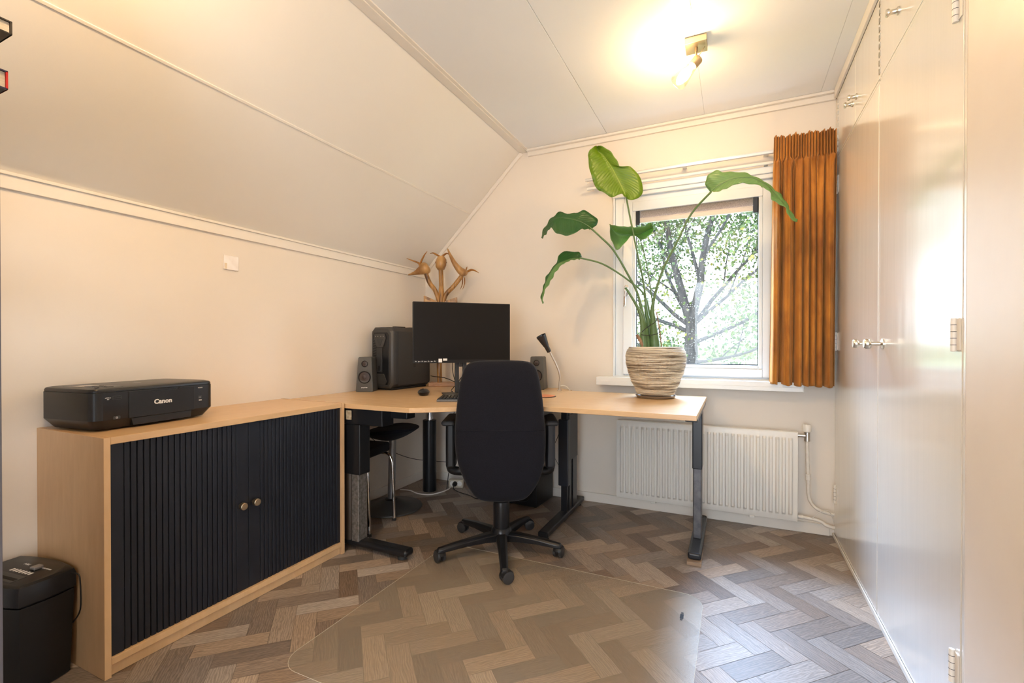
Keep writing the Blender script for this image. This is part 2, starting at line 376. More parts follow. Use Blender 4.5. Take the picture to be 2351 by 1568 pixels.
# ---- outside
m_lawn = tex('meadow', (.13,.17,.07),(.18,.22,.09), .15, rough=.9)
tag(MB().box(-160,160,4.5,150,-2.9,-2.8).build('lawn', m_lawn), kind='structure')
m_leaf = mat('tree_leaf', (.34,.42,.12), .6)
at = nd(m_leaf,'ShaderNodeAttribute', attribute_name='tone'); r = nd(m_leaf,'ShaderNodeValToRGB'); e = r.color_ramp.elements
e[0].color = (.03,.065,.02,1); e[1].color = (.22,.18,.03,1); x = e.new(.55); x.color = (.08,.125,.032,1)
lk(m_leaf, at.outputs['Fac'], r.inputs['Fac']); lk(m_leaf, r.outputs['Color'], BS(m_leaf).inputs['Base Color'])
BS(m_leaf).inputs['Subsurface Weight'].default_value = 0
m_bark = tex('bark', (.02,.02,.022),(.06,.055,.056), 3, (4,4,.8), rough=.9, bmp=.8, bd=.03)
def hedge():
    b = MB(); rr = random.Random(5); rows = []
    for j in range(7):
        a = j/6*PI
        rows.append([(x, 146-3*math.cos(a)*1.0+rr.uniform(-.6,.6), -2.8+ (4.2+1.3*noise.noise(Vector((x*.07,0,0)))+.8*noise.noise(Vector((x*.3,j,0))))*math.sin(a)) for x in [i*1.2-75 for i in range(130)]])
    b.grid(rows); return b.build('hedgerow', tex('far_hedge', (.08,.12,.05),(.14,.18,.08), .8, rough=1), smooth=True)
tag(hedge(), 'distant green hedgerow at the end of the meadow beyond the window', 'hedge')
def tree():
    rr = random.Random(21)
    t = thing('tree', 'large leafy tree with forking trunk outside the window', 'tree', (-1.03,13.6,-2.8))
    b = MB(); tips = []
    def limb(p, d, L, r, depth):
        pts = [p.copy()]; rs = [r]; q = p.copy(); dd = d.copy(); n = 5
        for i in range(n):
            dd = (dd + Vector((rr.uniform(-.16,.16),rr.uniform(-.16,.16),rr.uniform(-.06,.12)))).normalized()
            q = q + dd*L/n; pts.append(q.copy()); rs.append(r*(1-.45*(i+1)/n))
            if depth >= 2: tips.append(q.copy())
            if depth < 4 and i >= 1 and rr.random() < (.75 if depth < 3 else .5):
                sd = (dd + Vector((rr.uniform(-1,1),rr.uniform(-1,1),rr.uniform(-.2,.6)))*.95).normalized()
                limb(q, sd, L*rr.uniform(.55,.8), rs[-1]*.5, depth+1)
        b.tube(pts, rs, 7 if depth > 1 else 10)
        if depth < 4: limb(q, dd, L*.6, rs[-1], depth+1)
    tr_ = [Vector((0,0,0)),Vector((.02,0,1.5)),Vector((-.02,0,3.2)),Vector((.0,0,4.9))]
    b.tube(tr_, [.32,.25,.20,.13], 14)
    P = tr_[-1]
    for d,L,r in ((Vector((-.18,.1,1)),3.0,.13),(Vector((.28,-.1,1)),3.0,.12),(Vector((-.75,.1,.75)),2.8,.06),(Vector((.85,0,.62)),3.0,.05)): limb(P-Vector((0,0,.55)), d.normalized(), L, r, 1)
    for z,d,L,r in ((3.9,Vector((.9,.2,.45)),2.4,.06),(4.2,Vector((-.9,-.2,.55)),2.4,.06),(3.4,Vector((.8,-.3,.1)),2.0,.05),(3.1,Vector((-.8,.3,.2)),1.8,.05),(4.6,Vector((-.6,.5,.9)),2.6,.07),(4.4,Vector((.5,.7,.7)),2.6,.07)):
        limb(Vector((0,0,z)), d.normalized(), L, r, 2)
    b.build('trunk', m_bark, t, smooth=True)
    bm = bmesh.new(); tl = bm.faces.layers.float.new('tone')
    for i in range(38000):
        c = rr.choice(tips); g = .55
        p = c + Vector((rr.gauss(0,g),rr.gauss(0,g),rr.gauss(-.05,g)))
        if p.z < 2.9 or p.z > 9 or abs(p.x) > 3.6: continue
        s = rr.uniform(.035,.07); q = Quaternion((rr.gauss(0,1),rr.gauss(0,1),rr.gauss(0,1),rr.gauss(0,1))).normalized()
        f = bm.faces.new([bm.verts.new(p + q @ Vector(v)) for v in ((-s,0,0),(0,-s*.7,.01),(s,0,0),(0,s*.7,.01))]); f[tl] = min(1,max(0,.5*noise.noise(p*.5)+.45+rr.uniform(-.3,.3)))
    me = bpy.data.meshes.new('foliage'); bm.to_mesh(me); bm.free(); me.materials.append(m_leaf)
    o = bpy.data.objects.new('foliage', me); COL.objects.link(o); o.parent = t; o['kind'] = 'stuff'
tree()
# ---------------------------------------------------------------- roller-door cabinet
def cabinet():
    Y1, Y2, X0, X1, H = .800, 1.828, XL+.001, -1.821, .7805
    t = thing('storage_cabinet', 'wide beech sideboard with black ribbed sliding doors under the printer', 'cabinet', ((X0+X1)/2,(Y1+Y2)/2,0))
    ox, oy = (X0+X1)/2, (Y1+Y2)/2
    def bx(n,b,m,p=t,bev=.0015): return box(n,(b[0]-ox,b[1]-ox,b[2]-oy,b[3]-oy,b[4],b[5]),m,p,bev)
    bx('side_panel',(X0,X1,Y1,Y1+.019,0,H),M_side); bx('side_panel',(X0,X1,Y2-.019,Y2,0,H),M_side)
    bx('edge_strip',(X1-.0003,X1+.0009,Y1+.0004,Y1+.0186,.001,H-.001),M_edge); bx('edge_strip',(X1-.0003,X1+.0009,Y2-.0186,Y2-.0004,.001,H-.001),M_edge)
    bx('top_panel',(X0,X1-.0005,Y1+.0195,Y2-.0195,H-.024,H-.0005),M_cabtop)
    bx('bottom_panel',(X0,X1-.0005,Y1+.0195,Y2-.0195,.040,.062),M_edge)
    bx('plinth',(X1-.03,X1-.014,Y1+.0195,Y2-.0195,0,.0395),M_edge); bx('back_panel',(X0,X0+.006,Y1+.0195,Y2-.0195,.0625,H-.0245),M_side)
    zb, zt = .0625, H-.0245; xf = X1-.014
    m_t = tex('ribbed_door_black', (.011,.0135,.021),(.014,.017,.026), 8, rough=.42, Specular_IOR_Level=.35)
    bx('stile',(xf-.014,xf+.004,Y1+.0195,.860,zb,zt),m_t); bx('stile',(xf-.014,xf+.004,1.786,Y2-.0195,zb,zt),m_t)
    bx('interior',(X0+.02,xf-.03,.85,1.79,zb,zt),M_black)
    def door(y0,y1,flat_left):
        p = .0192; b = MB()
        f0,f1 = (y0,y0+.052) if flat_left else (y1-.052,y1)
        b.box(xf-.010-ox,xf-ox,f0-oy,f1-oy,zb,zt)
        a,c = (f1,y1) if flat_left else (y0,f0)
        n = round((c-a)/p); p = (c-a)/n
        for i in range(n): b.box(xf-.010-ox,xf-ox,a+i*p+.0022-oy,a+(i+1)*p-.0010-oy,zb,zt)
        b.box(xf-.012-ox,xf-.0075-ox,a-oy,c-oy,zb,zt)
        return b.build('roller_door', m_t, t, .0018)
    mid = 1.307
    d1 = door(.861,mid-.0008,False); d2 = door(mid+.0008,1.785,True)
    for d,y in ((d1,1.268),(d2,1.327)):
        Mx = Matrix.Translation((xf-ox,y-oy,.418)) @ Matrix.Rotation(PI/2,4,'Y')
        MB().lathe([(.006,0),(.006,.012),(.0135,.0125),(.0145,.014),(.0145,.029),(.013,.0305)],M=Mx,seg=28).build('knob', M_brass, d, smooth=True)
cabinet()
# ---------------------------------------------------------------- corner desk
def desk():
    Z = .7735; T = .024
    t = thing('corner_desk', 'L-shaped corner desk with beech tops and dark metal legs', 'desk', (-1.2,2.6,0))
    o = Vector((-1.2,2.6,0)); 
    def P(pts): return [(x-o.x,y-o.y) for x,y in pts]
    XS_ = -.985
    MB().prism(P([(XL+.004,1.838),(-1.415,1.838),(XS_-.0008,2.172),(XS_-.0008,3.045),(XS_-.12,3.14),(XL+.004,3.15)]),Z-T,Z).build('desktop', M_top, t, .002)
    MB().prism(P([(XS_+.0008,2.172),(-.1426,2.172),(-.1426,3.0),(XS_+.0008,3.0)]),Z-T,Z).build('desktop', M_top, t, .002)
    def lb(mb,n,m,p=t,bev=.003): return mb.build(n,m,p,bev)
    def B(b,x0,x1,y0,y1,z0,z1): return b.box(x0-o.x,x1-o.x,y0-o.y,y1-o.y,z0,z1)
    # right leg
    def tleg(x, ya, yb, yc0, yc1, foot_dir='y', wide=.042):
        root = None
        f = MB(); B(f,x-.032,x+.032,ya,yb,.018,.052); leg = f.build('leg', M_powder, t, .012, 4)
        c = MB(); B(c,x-wide/2,x+wide/2,yc0,yc1,.050,.45); c.build('lower_column', M_grey2, leg, .006, 3)
        c = MB(); B(c,x-wide/2-.004,x+wide/2+.004,yc0-.006,yc1+.006,.42,Z-T-.03); c.build('upper_column', M_powder, leg, .006, 3)
        for yy in (ya+.03,yb-.04):
            MB().cyl((x-o.x,yy-o.y,.0175 if yy < 2.6 else .001),(x-o.x,yy-o.y,.019),.022,.018).build('foot_glide', M_rubber, leg, smooth=True)
        return leg
    tleg(-.172,2.47,3.06,2.668,2.76)
    # middle leg: slotted wide column
    x = -.945
    f = MB(); B(f,x-.030,x+.030,2.40,3.10,.018,.050); leg = f.build('leg', M_black2, t, .008, 3)
    c = MB(); B(c,x-.020,x+.020,2.76,2.96,.048,.70); B(c,x+.020,x+.026,2.79,2.82,.05,.70); B(c,x+.020,x+.026,2.86,2.90,.05,.70); c.build('lower_column', M_black2, leg, .003)
    c = MB(); B(c,x-.026,x+.030,2.775,2.945,.36,.645); c.build('upper_column', M_dark, leg, .004)
    c = MB(); B(c,x-.032,x+.032,2.74,2.79,.21,.62); c.build('cover', M_powder, leg, .006)
    for yy in (2.44,3.05): MB().cyl((x-o.x,yy-o.y,0.001),(x-o.x,yy-o.y,.019),.020,.016).build('foot_glide', M_rubber, leg, smooth=True)
    # left leg under the wing that runs along the knee wall
    f = MB(); B(f,-2.15,-1.462,1.872,1.942,.018,.056); leg = f.build('leg', M_black2, t, .016, 4)
    c = MB(); B(c,-1.812,-1.765,1.868,1.935,.050,.50); c.build('lower_column', M_grey, leg, .004, 3)
    MB().cyl((-1.848-o.x,1.902-o.y,.05),(-1.848-o.x,1.902-o.y,.50),.034).build('lower_column', mat('brown_column',(.055,.040,.030),.35,.4), leg, smooth=True)
    c = MB(); c.prism([(-1.875-o.x,.45),(-1.750-o.x,.375),(-1.750-o.x,.66),(-1.875-o.x,.66)],1.862-o.y,1.945-o.y,Matrix(((1,0,0,0),(0,0,1,0),(0,1,0,0),(0,0,0,1))))
    c = MB(); B(c,-1.875,-1.752,1.864,1.943,.40,.665); c.build('upper_column', M_black2, leg, .006)
    MB().cyl((-1.51-o.x,1.905-o.y,.001),(-1.51-o.x,1.905-o.y,.019),.024,.020).build('foot_glide', M_rubber, leg, smooth=True)
    # beams under the tops
    b = MB(); B(b,-1.93,-1.60,1.86,1.95,.665,Z-T); B(b,-1.62,-1.50,1.93,2.0,.70,Z-T); b.build('crossbar', M_black2, t, .004)
    MB().box(-1.838-o.x,-1.800-o.x,1.853-o.y,1.8595-o.y,.688,.738).build('end_plug', tex('aged_plug',(.35,.27,.17),(.6,.5,.35),60,rough=.6), t, .004)
    b = MB(); B(b,-.945-.03,-.15,2.245,2.275,.738,Z-T); B(b,-.2,-.145,2.28,2.98,.728,Z-T); B(b,-.975,-.915,2.28,2.98,.70,Z-T); B(b,-.97,-.15,2.68,2.74,.72,Z-T); b.build('crossbar', M_black2, t, .003)
    # round corner column with chrome piston
    cx, cy = -2.035-o.x, 2.885-o.y
    cl = MB().cyl((cx,cy,0.0),(cx,cy,.525),.050,.050,36).build('corner_column', M_black2, t, .004)
    MB().cyl((cx,cy,.515),(cx,cy,Z-T),.027,.027,28).build('piston', M_chrome, cl, smooth=True)
desk()
# ---------------------------------------------------------------- office chair
def chair():
    C0 = Vector((-1.106,2.215,0))
    t = thing('office_chair', 'black fabric swivel office chair with tall back and five castors', 'chair', C0+Vector((0,0,.0022)), YAW)
    # local axes: x right of camera, y away from camera
    u = .002105
    out = [(1064,832),(1080,824),(1110,822),(1150,821),(1190,822),(1215,824),(1229,832),(1237,850),(1243,880),(1248,915),(1252,960),(1255,1005),(1255,1045),(1250,1080),(1240,1110),(1226,1135),(1209,1153),(1195,1158),(1150,1161),(1108,1159),(1092,1154),(1075,1135),(1058,1105),(1045,1070),(1039,1035),(1038,1000),(1040,960),(1044,915),(1049,880),(1056,850)]
    poly = [((x-1147)*u, 1.014-(y-822)*u) for x,y in out[::-1]]
    def bend(p):
        x,y,z = p; k = (z-.64); return (x, y - .205 + .10*k*k*2.0 + .35*(x*x) - .02, z)
    bk = MB().pillow(poly, .034, rings=9, fn=bend).build('backrest', M_fab, t, sub=1)
    # seam line and lower shell
    pts = [bend((x,-.0335,.671)) for x in [ -.21+.42*i/16 for i in range(17)]]
    MB().tube([(p[0],p[1]-.0005,p[2]) for p in pts], .0016, 6).build('seam', M_fab, bk, smooth=True)
    # front padding of the back rest (seen from the side)
    MB().pillow([(x*.93,(z-.64)*.93+.655) for x,z in poly], .038, rings=6, fn=lambda p:(p[0],bend(p)[1]+.040,p[2])).build('cushion', M_fab, bk, sub=1)
    # seat
    sp_ = []
    for i in range(28):
        a = 2*PI*i/28; c,s = math.cos(a), math.sin(a)
        sp_.append((.245*math.copysign(abs(c)**.6,c), .235*math.copysign(abs(s)**.6,s)))
    MB().pillow(sp_, .045, M=Matrix.Translation((0,.06,.470)) @ Matrix.Rotation(PI/2,4,'X'), rings=6).build('seat', M_fab, t, sub=1)
    MB().box(-.12,.12,-.10,.18,.375,.425).build('seat_mechanism', M_black, t, .015, 3)
    MB().tube([(0,-.02,.385),(0,-.16,.37),(0,-.215,.42),(0,-.215,.60)],[.03,.03,.03,.03],12,flat=.4).build('back_support', M_black, t, smooth=True)
    # armrests
    for s,x in ((-1,-.270),(1,.260)):
        a = MB().tube(smoothpath([(s*.12,.06,.40),(s*.22,.06,.395),(x,.05,.41),(x,.05,.46)],4), .020, 12, flat=1.2).build('armrest', M_black, t, smooth=True)
        MB().box(x-.026,x+.026,-.0,.10,.42,.675).build('arm_column', M_powder if s>0 else M_black, a, .018, 4)
        MB().box(x-.034,x+.034,-.10,.17,.664,.692).build('arm_pad', M_dark, a, .015, 4)
    # column
    g = MB().lathe([(.040,.085),(.043,.10),(.043,.24),(.041,.255),(.036,.258),(.036,.285),(.034,.287),(.034,.310),(.030,.312),(.030,.37)],seg=36).build('gas_column', M_black2, t, smooth=True)
    MB().lathe([(.030,.052),(.052,.060),(.056,.085),(.052,.108),(.044,.118)],seg=36).build('base', M_black2, t, smooth=True)
    R = .325
    # leg directions measured on the floor (world), turned into the local frame
    tips = [(-.934,1.900),(-1.308,1.949),(-.802,2.245),(-1.396,2.325),(-1.089,2.515)]
    Rm = Matrix.Rotation(-YAW,3,'Z'); k = 0
    for wx,wy in tips:
        d = Rm @ Vector((wx-C0.x, wy-C0.y, 0)); a = math.atan2(d.y,d.x); R_ = d.length
        ca,sa = math.cos(a), math.sin(a)
        Ml = Matrix.Rotation(a,4,'Z'); b = MB()
        prof = [(.03,.098,.052,.030),(.10,.098,.058,.027),(.20,.090,.058,.022),(R_-.02,.078,.052,.019),(R_+.012,.074,.052,.017),(R_+.020,.066,.052,.012)]
        rows = []
        for x,zt,zb,hw in prof:
            rows.append([Ml @ Vector(q) for q in ((x,-hw,zb),(x,-hw,zt-.010),(x,-hw*.55,zt),(x,hw*.55,zt),(x,hw,zt-.010),(x,hw,zb))])
        vs = b.grid(rows, True); b.bm.faces.new(vs[0][::-1]); b.bm.faces.new(vs[-1])
        leg = b.build('leg', M_black2, t, .003)
        # castor: hood and two wheels
        px,py = ca*R_, sa*R_; ch = (0.5, 2.2, 1.1, 2.6, .2)[k]; k += 1
        wd_ = Vector((math.cos(ch),math.sin(ch),0)); ax = Vector((-wd_.y,wd_.x,0))
        c0 = Vector((px,py,0)) + wd_*.012
        cs = MB(); cs.cyl(c0+ax*.006+Vector((0,0,.030)), c0-ax*.006+Vector((0,0,.030)), .026,.026,20)
        cs.tube([Vector((px,py,.062)),Vector((px,py,.045))],.010,10)
        # hood arc
        rows = []
        for i in range(9):
            th = PI*(.05+.9*i/8); rr = .0315
            rows.append([c0+ax*w_+wd_*math.cos(th)*rr*q_+Vector((0,0,.030+math.sin(th)*rr*q_)) for w_,q_ in ((-.019,.9),(-.014,1),(.014,1),(.019,.9))])
        cs.grid(rows)
        cs = cs.build('castor', M_black, leg, smooth=True)
        for s in (-1,1):
            w0 = c0+ax*s*.008+Vector((0,0,.0285)); w1 = c0+ax*s*.024+Vector((0,0,.0285))
            MB().tube([w0, w0.lerp(w1,.15), w0.lerp(w1,.85), w1],[.025,.028,.028,.022],24).build('wheel', M_dark, cs, smooth=True)
chair()
# ---------------------------------------------------------------- chair mat
def chair_mat():
    x0,x1,y0,y1,r = -1.392,-.112,1.09,2.158,.085
    P=[]
    for cx,cy,st in ((x1-r,y0+r,-PI/2),(x1-r,y1-r,0),(x0+r,y1-r,PI/2),(x0+r,y0+r,PI)):
        for i in range(10):
            a = st+PI/2*i/9; P.append((cx+r*math.cos(a),cy+r*math.sin(a)))
    m = bpy.data.materials.new('frosted_vinyl'); m.use_nodes = True; nt = m.node_tree
    b = BS(m); b.inputs['Base Color'].default_value = (.62,.56,.47,1); b.inputs['Roughness'].default_value = .30
    tr = nd(m,'ShaderNodeBsdfTransparent'); tr.inputs[0].default_value = (.97,.95,.91,1); mx = nd(m,'ShaderNodeMixShader'); mx.inputs[0].default_value = .16
    lk(m, tr.outputs[0], mx.inputs[1]); lk(m, b.outputs[0], mx.inputs[2]); gl = nd(m,'ShaderNodeBsdfGlossy'); gl.inputs['Roughness'].default_value = .42; m3 = nd(m,'ShaderNodeMixShader'); lw = nd(m,'ShaderNodeLayerWeight'); pw = nd(m,'ShaderNodeMath', operation='POWER'); pw.inputs[1].default_value = 3; lk(m, lw.outputs['Facing'], pw.inputs[0]); ma_ = nd(m,'ShaderNodeMath', operation='MULTIPLY_ADD'); ma_.inputs[1].default_value = .22; ma_.inputs[2].default_value = .02; lk(m, pw.outputs[0], ma_.inputs[0]); lk(m, ma_.outputs[0], m3.inputs[0]); lk(m, mx.outputs[0], m3.inputs[1]); lk(m, gl.outputs[0], m3.inputs[2]); lk(m, m3.outputs[0], nt.nodes['Material Output'].inputs[0])
    t = thing('chair_mat', 'clear frosted plastic floor mat under the office chair', 'mat')
    MB().prism(P,.0003,.0022).build('sheet', m, t)
    MB().tube([(x,y,.0013) for x,y in P+[P[0]]],.0007,6).build('edge', mat('vinyl_edge',(.72,.68,.58),.3), t, smooth=True)
    mk = MB(); mk.box(-.189,-.176,1.95,1.985,.0023,.0026).box(-.187,-.178,1.99,1.997,.0023,.0026).box(-.187,-.178,1.938,1.945,.0023,.0026)
    mk.build('printed_mark', M_black, t)
chair_mat()
# ---------------------------------------------------------------- radiator and pipes
def radiator():
    x0,x1,z0,z1,yf = -.694,.331,.078,.585,3.080
    t = thing('radiator', 'white ribbed panel radiator under the window', 'radiator', (0,0,0))
    n = 30; p = (x1-x0-.04)/n; xs = [x0]; 
    def rib(x):
        q = (x-(x0+.02))/p
        if q < 0 or q > n: return 0
        f = q-math.floor(q); v = .5-.5*math.cos(2*PI*f); return max(0,min(1,(v-.28)/.44))
    N = n*10; X = [x0+(x1-x0)*i/N for i in range(N+1)]
    Z_ = [z0,z0+.008,z0+.030,z0+.036,z0+.046,z1-.046,z1-.036,z1-.030,z1-.008,z1]
    wz = [0,0,0,.15,1,1,.15,0,0,0]
    rows = []
    for z,w in zip(Z_,wz): rows.append([(x, yf+.006-.015*rib(x)*w-(.0 if z not in (z0,z1) else -.004), z) for x in X])
    m_r = mat('radiator_enamel', (.78,.765,.72), .28)
    b = MB(); b.grid(rows); b.build('front_panel', m_r, t, smooth=True)
    box('body',(x0,x1,yf+.0075,yf+.055,z0,z1),m_r,t,.004)
    for x in (-.46,.10): MB().box(x-.014,x+.014,yf+.004,YB-.015,z0-.012,z0+.002).build('bracket', m_r, t, .002)
    v = MB(); v.cyl((x1,yf+.03,.565),(.385,yf+.03,.565),.011).cyl((.378,yf+.03,.535),(.378,yf+.03,.585),.014)
    v.build('valve', M_steel, t, smooth=True)
    MB().lathe([(.016,.586),(.021,.590),(.021,.625),(.017,.630)],c=(.378,yf+.03,0)).build('valve_cap', M_whitep, t, smooth=True)
    m_p = tex('painted_pipe',(.70,.66,.60),(.80,.77,.71),30,rough=.45)
    P1 = smoothpath([(.378,yf+.03,.54),(.380,yf+.03,.45),(.384,yf+.03,.33),(.388,yf+.03,.22),(.410,yf+.025,.175),(.450,yf+.02,.150),(.505,yf+.02,.140)],5)
    MB().tube(P1,.009,10).build('pipe', m_p, t, smooth=True)
    MB().cyl((.384,yf+.03,.315),(.383,yf+.03,.350),.014).build('pipe_joint', m_p, t, .002)
    P2 = smoothpath([(x1-.005,yf+.035,.100),(.36,yf+.035,.100),(.44,yf+.03,.092),(.47,yf+.02,.075),(.508,yf+.02,.068)],5)
    MB().tube(P2,.009,10).build('pipe', m_p, t, smooth=True)
    MB().cyl((x1+.003,yf+.035,.100),(.362,yf+.035,.100),.012).build('pipe_joint', m_p, t, .002)
    MB().tube(smoothpath([(.400,yf+.01,.105),(.435,yf+.0,.150),(.475,yf+.0,.165),(.500,yf+.02,.12),(.506,yf+.03,.09)],5),.0022,6).build('wire', m_p, t, smooth=True)
radiator()
# ---------------------------------------------------------------- built-in wardrobe
def wardrobe():
    t = thing('built_in_wardrobe', 'glossy cream built-in cupboard with tall doors along the right wall', 'wardrobe', (XR,2.3,0))
    def bx(n,y0,y1,z0,z1,x0=0,x1=.018,m=M_gloss,p=t,bev=.002,px=None): return box(n,(x0,x1,y0-2.3,y1-2.3,z0,z1),m,p,bev)
    # frame behind and around
    b = MB()
    def fb(y0,y1,z0,z1,x0,x1): b.box(x0,x1,y0-2.3,y1-2.3,z0,z1)
    fb(1.498,3.166,0,ZC-.001,.0190,.55); fb(1.498,1.528,0,ZC-.001,.001,.0188); fb(2.270,2.282,0,ZC-.001,.001,.0188); fb(3.088,3.166,0,ZC-.001,.0035,.0188); fb(1.53,3.087,2.105,2.118,.001,.0188)
    b.build('frame', M_gloss, t, .0015)
    bx('plinth',1.50,3.165,0,.020,-.006,.0005,M_trim)
    bx('cornice',1.50,3.12,ZC-.055,ZC-.001,-.012,.0005,M_trim)
    def hinge(y,z,p,L=.085,s=1):
        h = MB(); 
        h.cyl((-.007,y-2.3,z-L/2),(-.007,y-2.3,z+L/2),.0065,seg=14)
        h.box(-.003,.0005,y-2.3,y-2.3+s*.024,z-L/2+.003,z+L/2-.003)
        o = h.build('hinge', M_trim, p, .0015)
        r = MB()
        for i in (1,2,3,4): r.cyl((-.007,y-2.3,z-L/2+L*i/5-.0006),(-.007,y-2.3,z-L/2+L*i/5+.0006),.0069,seg=14)
        r.build('knuckle_gap', M_dark, o)
    def knob(y,z,p,L=.045,r=.019):
        Mx = Matrix.Translation((0,y-2.3,z)) @ Matrix.Rotation(-PI/2,4,'Y')
        MB().lathe([(r*1.05,0),(r*1.05,.004),(r*.75,.006),(.008,.009),(.008,L*.62),(r*.7,L*.70),(r,L*.78),(r,L*.92),(r*.8,L)],M=Mx,seg=28).build('knob', M_nickel, p, smooth=True)
    d1 = bx('door',2.284,3.085,.0205,2.103); d2 = bx('door',1.531,2.268,.0205,2.103)
    knob(2.398,1.085,d1,.060); knob(2.215,1.084,d2,.060)
    for z in (1.955,1.098,.258): hinge(3.088,z,d1,.10,-1)
    for z in (1.938,1.105,.262): hinge(1.560,z,d2,.085,-1)
    u1 = bx('upper_door',2.680,3.085,2.120,2.440); u2 = bx('upper_door',2.284,2.677,2.120,2.440); u3 = bx('upper_door',1.531,2.268,2.120,2.440)
    knob(2.735,2.232,u1,.036,.013); knob(2.655,2.230,u2,.036,.013); knob(2.045,2.235,u3,.036,.013)
    for p,y in ((u1,3.086),(u2,2.283),(u3,2.269)):
        g = MB()
        for i in range(9): g.box(-.0025,.0005,y-.0035-2.3,y+.0005-2.3,2.135+i*.033,2.135+i*.033+.022)
        g.build('piano_hinge', M_steel, p)
wardrobe()
DZ = .7735
# ---------------------------------------------------------------- printer
def printer():
    # local: x along the front, y to the back, origin under the front left corner
    a = math.atan2(.97,-.23)
    t = thing('printer', 'black inkjet printer standing on the beech sideboard', 'printer', (-1.946,.826,.7815), math.radians(96))
    W_, D_, H_ = .440,.285,.150
    m_b = tex('printer_black',(.012,.013,.016),(.016,.017,.020),5,rough=.34, Specular_IOR_Level=.4)
    def plan(ins, rb=.03, bk=.02):
        P=[]
        for cx,cy,st in ((W_-rb-ins,rb+ins,-PI/2),(W_-bk-ins,D_-bk-ins,0),(bk+ins,D_-bk-ins,PI/2),(rb+ins,rb+ins,PI)):
            r_ = rb if cy < .1 else bk
            for i in range(6):
                q = st+PI/2*i/5; P.append((cx+r_*math.cos(q),cy+r_*math.sin(q)))
        return P
    def loft(levels, name, p=t, mt=m_b, bev=.0008):
        b = MB(); vs = b.grid([[(x,y,z) for x,y in plan(i)] for i,z in levels], True)
        b.bm.faces.new(vs[0][::-1]); b.bm.faces.new(vs[-1]); return b.build(name, mt, p, bev, smooth=True)
    loft([(.022,.004),(.020,.006),(.0,.038),(.0,.133)],'body')
    loft([(.0012,.1336),(.0012,.1405),(.004,.146),(.016,.150)],'lid')
    for x in (.06,.38):
        for y in (.06,.23): MB().cyl((x,y,0),(x,y,.0055),.012).build('foot', M_rubber, t)
    cv = MB().prism([(.110,.036),(.352,.036),(.352,.131),(.291,.131),(.283,.124),(.189,.124),(.181,.131),(.110,.131)],-.0025,.003,Matrix(((1,0,0,0),(0,0,1,0),(0,1,0,0),(0,0,0,1)))).build('paper_cover', m_b, t, .001)
    MB().prism([(.126,.008),(.338,.008),(.342,.034),(.120,.034)],-.0005,.02,Matrix(((1,0,0,0),(0,0,1,.002),(0,1,0,0),(0,0,0,1)))).build('output_tray', m_b, t, .001)
    text('logo','Canon',.0235,M_print,cv,(.228,-.0030,.084),(PI/2,0,0),bold=.0009,sx=1.05)
    cs = rbox('card_slot',(.058,.088,-.0008,.003,.106,.120),.004,'y',M_dark,t)
    MB().box(.061,.085,-.0013,0,.1145,.1175).box(.061,.085,-.0013,0,.108,.111).build('slot', M_black, cs)
    text('label_print','xD/Duo\nSD',.0055,M_print,t,(.045,-.0005,.112),(PI/2,0,0))
    pb = rbox('power_button',(.060,.083,-.0010,.003,.038,.049),.003,'y',M_dark,t)
    b = MB(); pts = [(.0715+.0028*math.cos(q),-.0013,.0433+.0028*math.sin(q)) for q in [PI*.68+PI*1.64*i/10 for i in range(11)]]
    b.tube(pts,.0005,5).tube([(.0715,-.0013,.0437),(.0715,-.0013,.0472)],.0005,5).build('power_symbol', M_print, pb)
    rbox('sticker',(.368,.384,-.0008,.002,.078,.090),.001,'y',M_dark,t); text('badge','FINE',.006,M_print,t,(.377,-.0012,.071),(PI/2,0,0),bold=.0003)
    text('badge','MG4250',.0055,M_print,t,(.377,-.0012,.122),(PI/2,0,0))
    MB().box(.371,.381,-.0012,0,.083,.0845).box(.371,.381,-.0012,0,.080,.0812).build('badge_print', M_silver, t)
    # control area on the lid
    cp = box('control_panel',(.02,.105,.02,.20,.1480,.1508),M_black2,t,.001)
    box('display',(.03,.085,.12,.17,.1508,.1516),mat('display_glass',(.35,.34,.33),.15),cp,.0005)
    b = MB(); rr = random.Random(2)
    for i in range(3):
        for j in range(6): b.cyl((.035+i*.022,.035+j*.013,.1508),(.035+i*.022,.035+j*.013,.1520),.0035,seg=12)
    b.build('button', M_dark, cp); 
    MB().cyl((.225,.14,.1498),(.225,.14,.1505),.014).build('badge', M_silver, t)
printer()
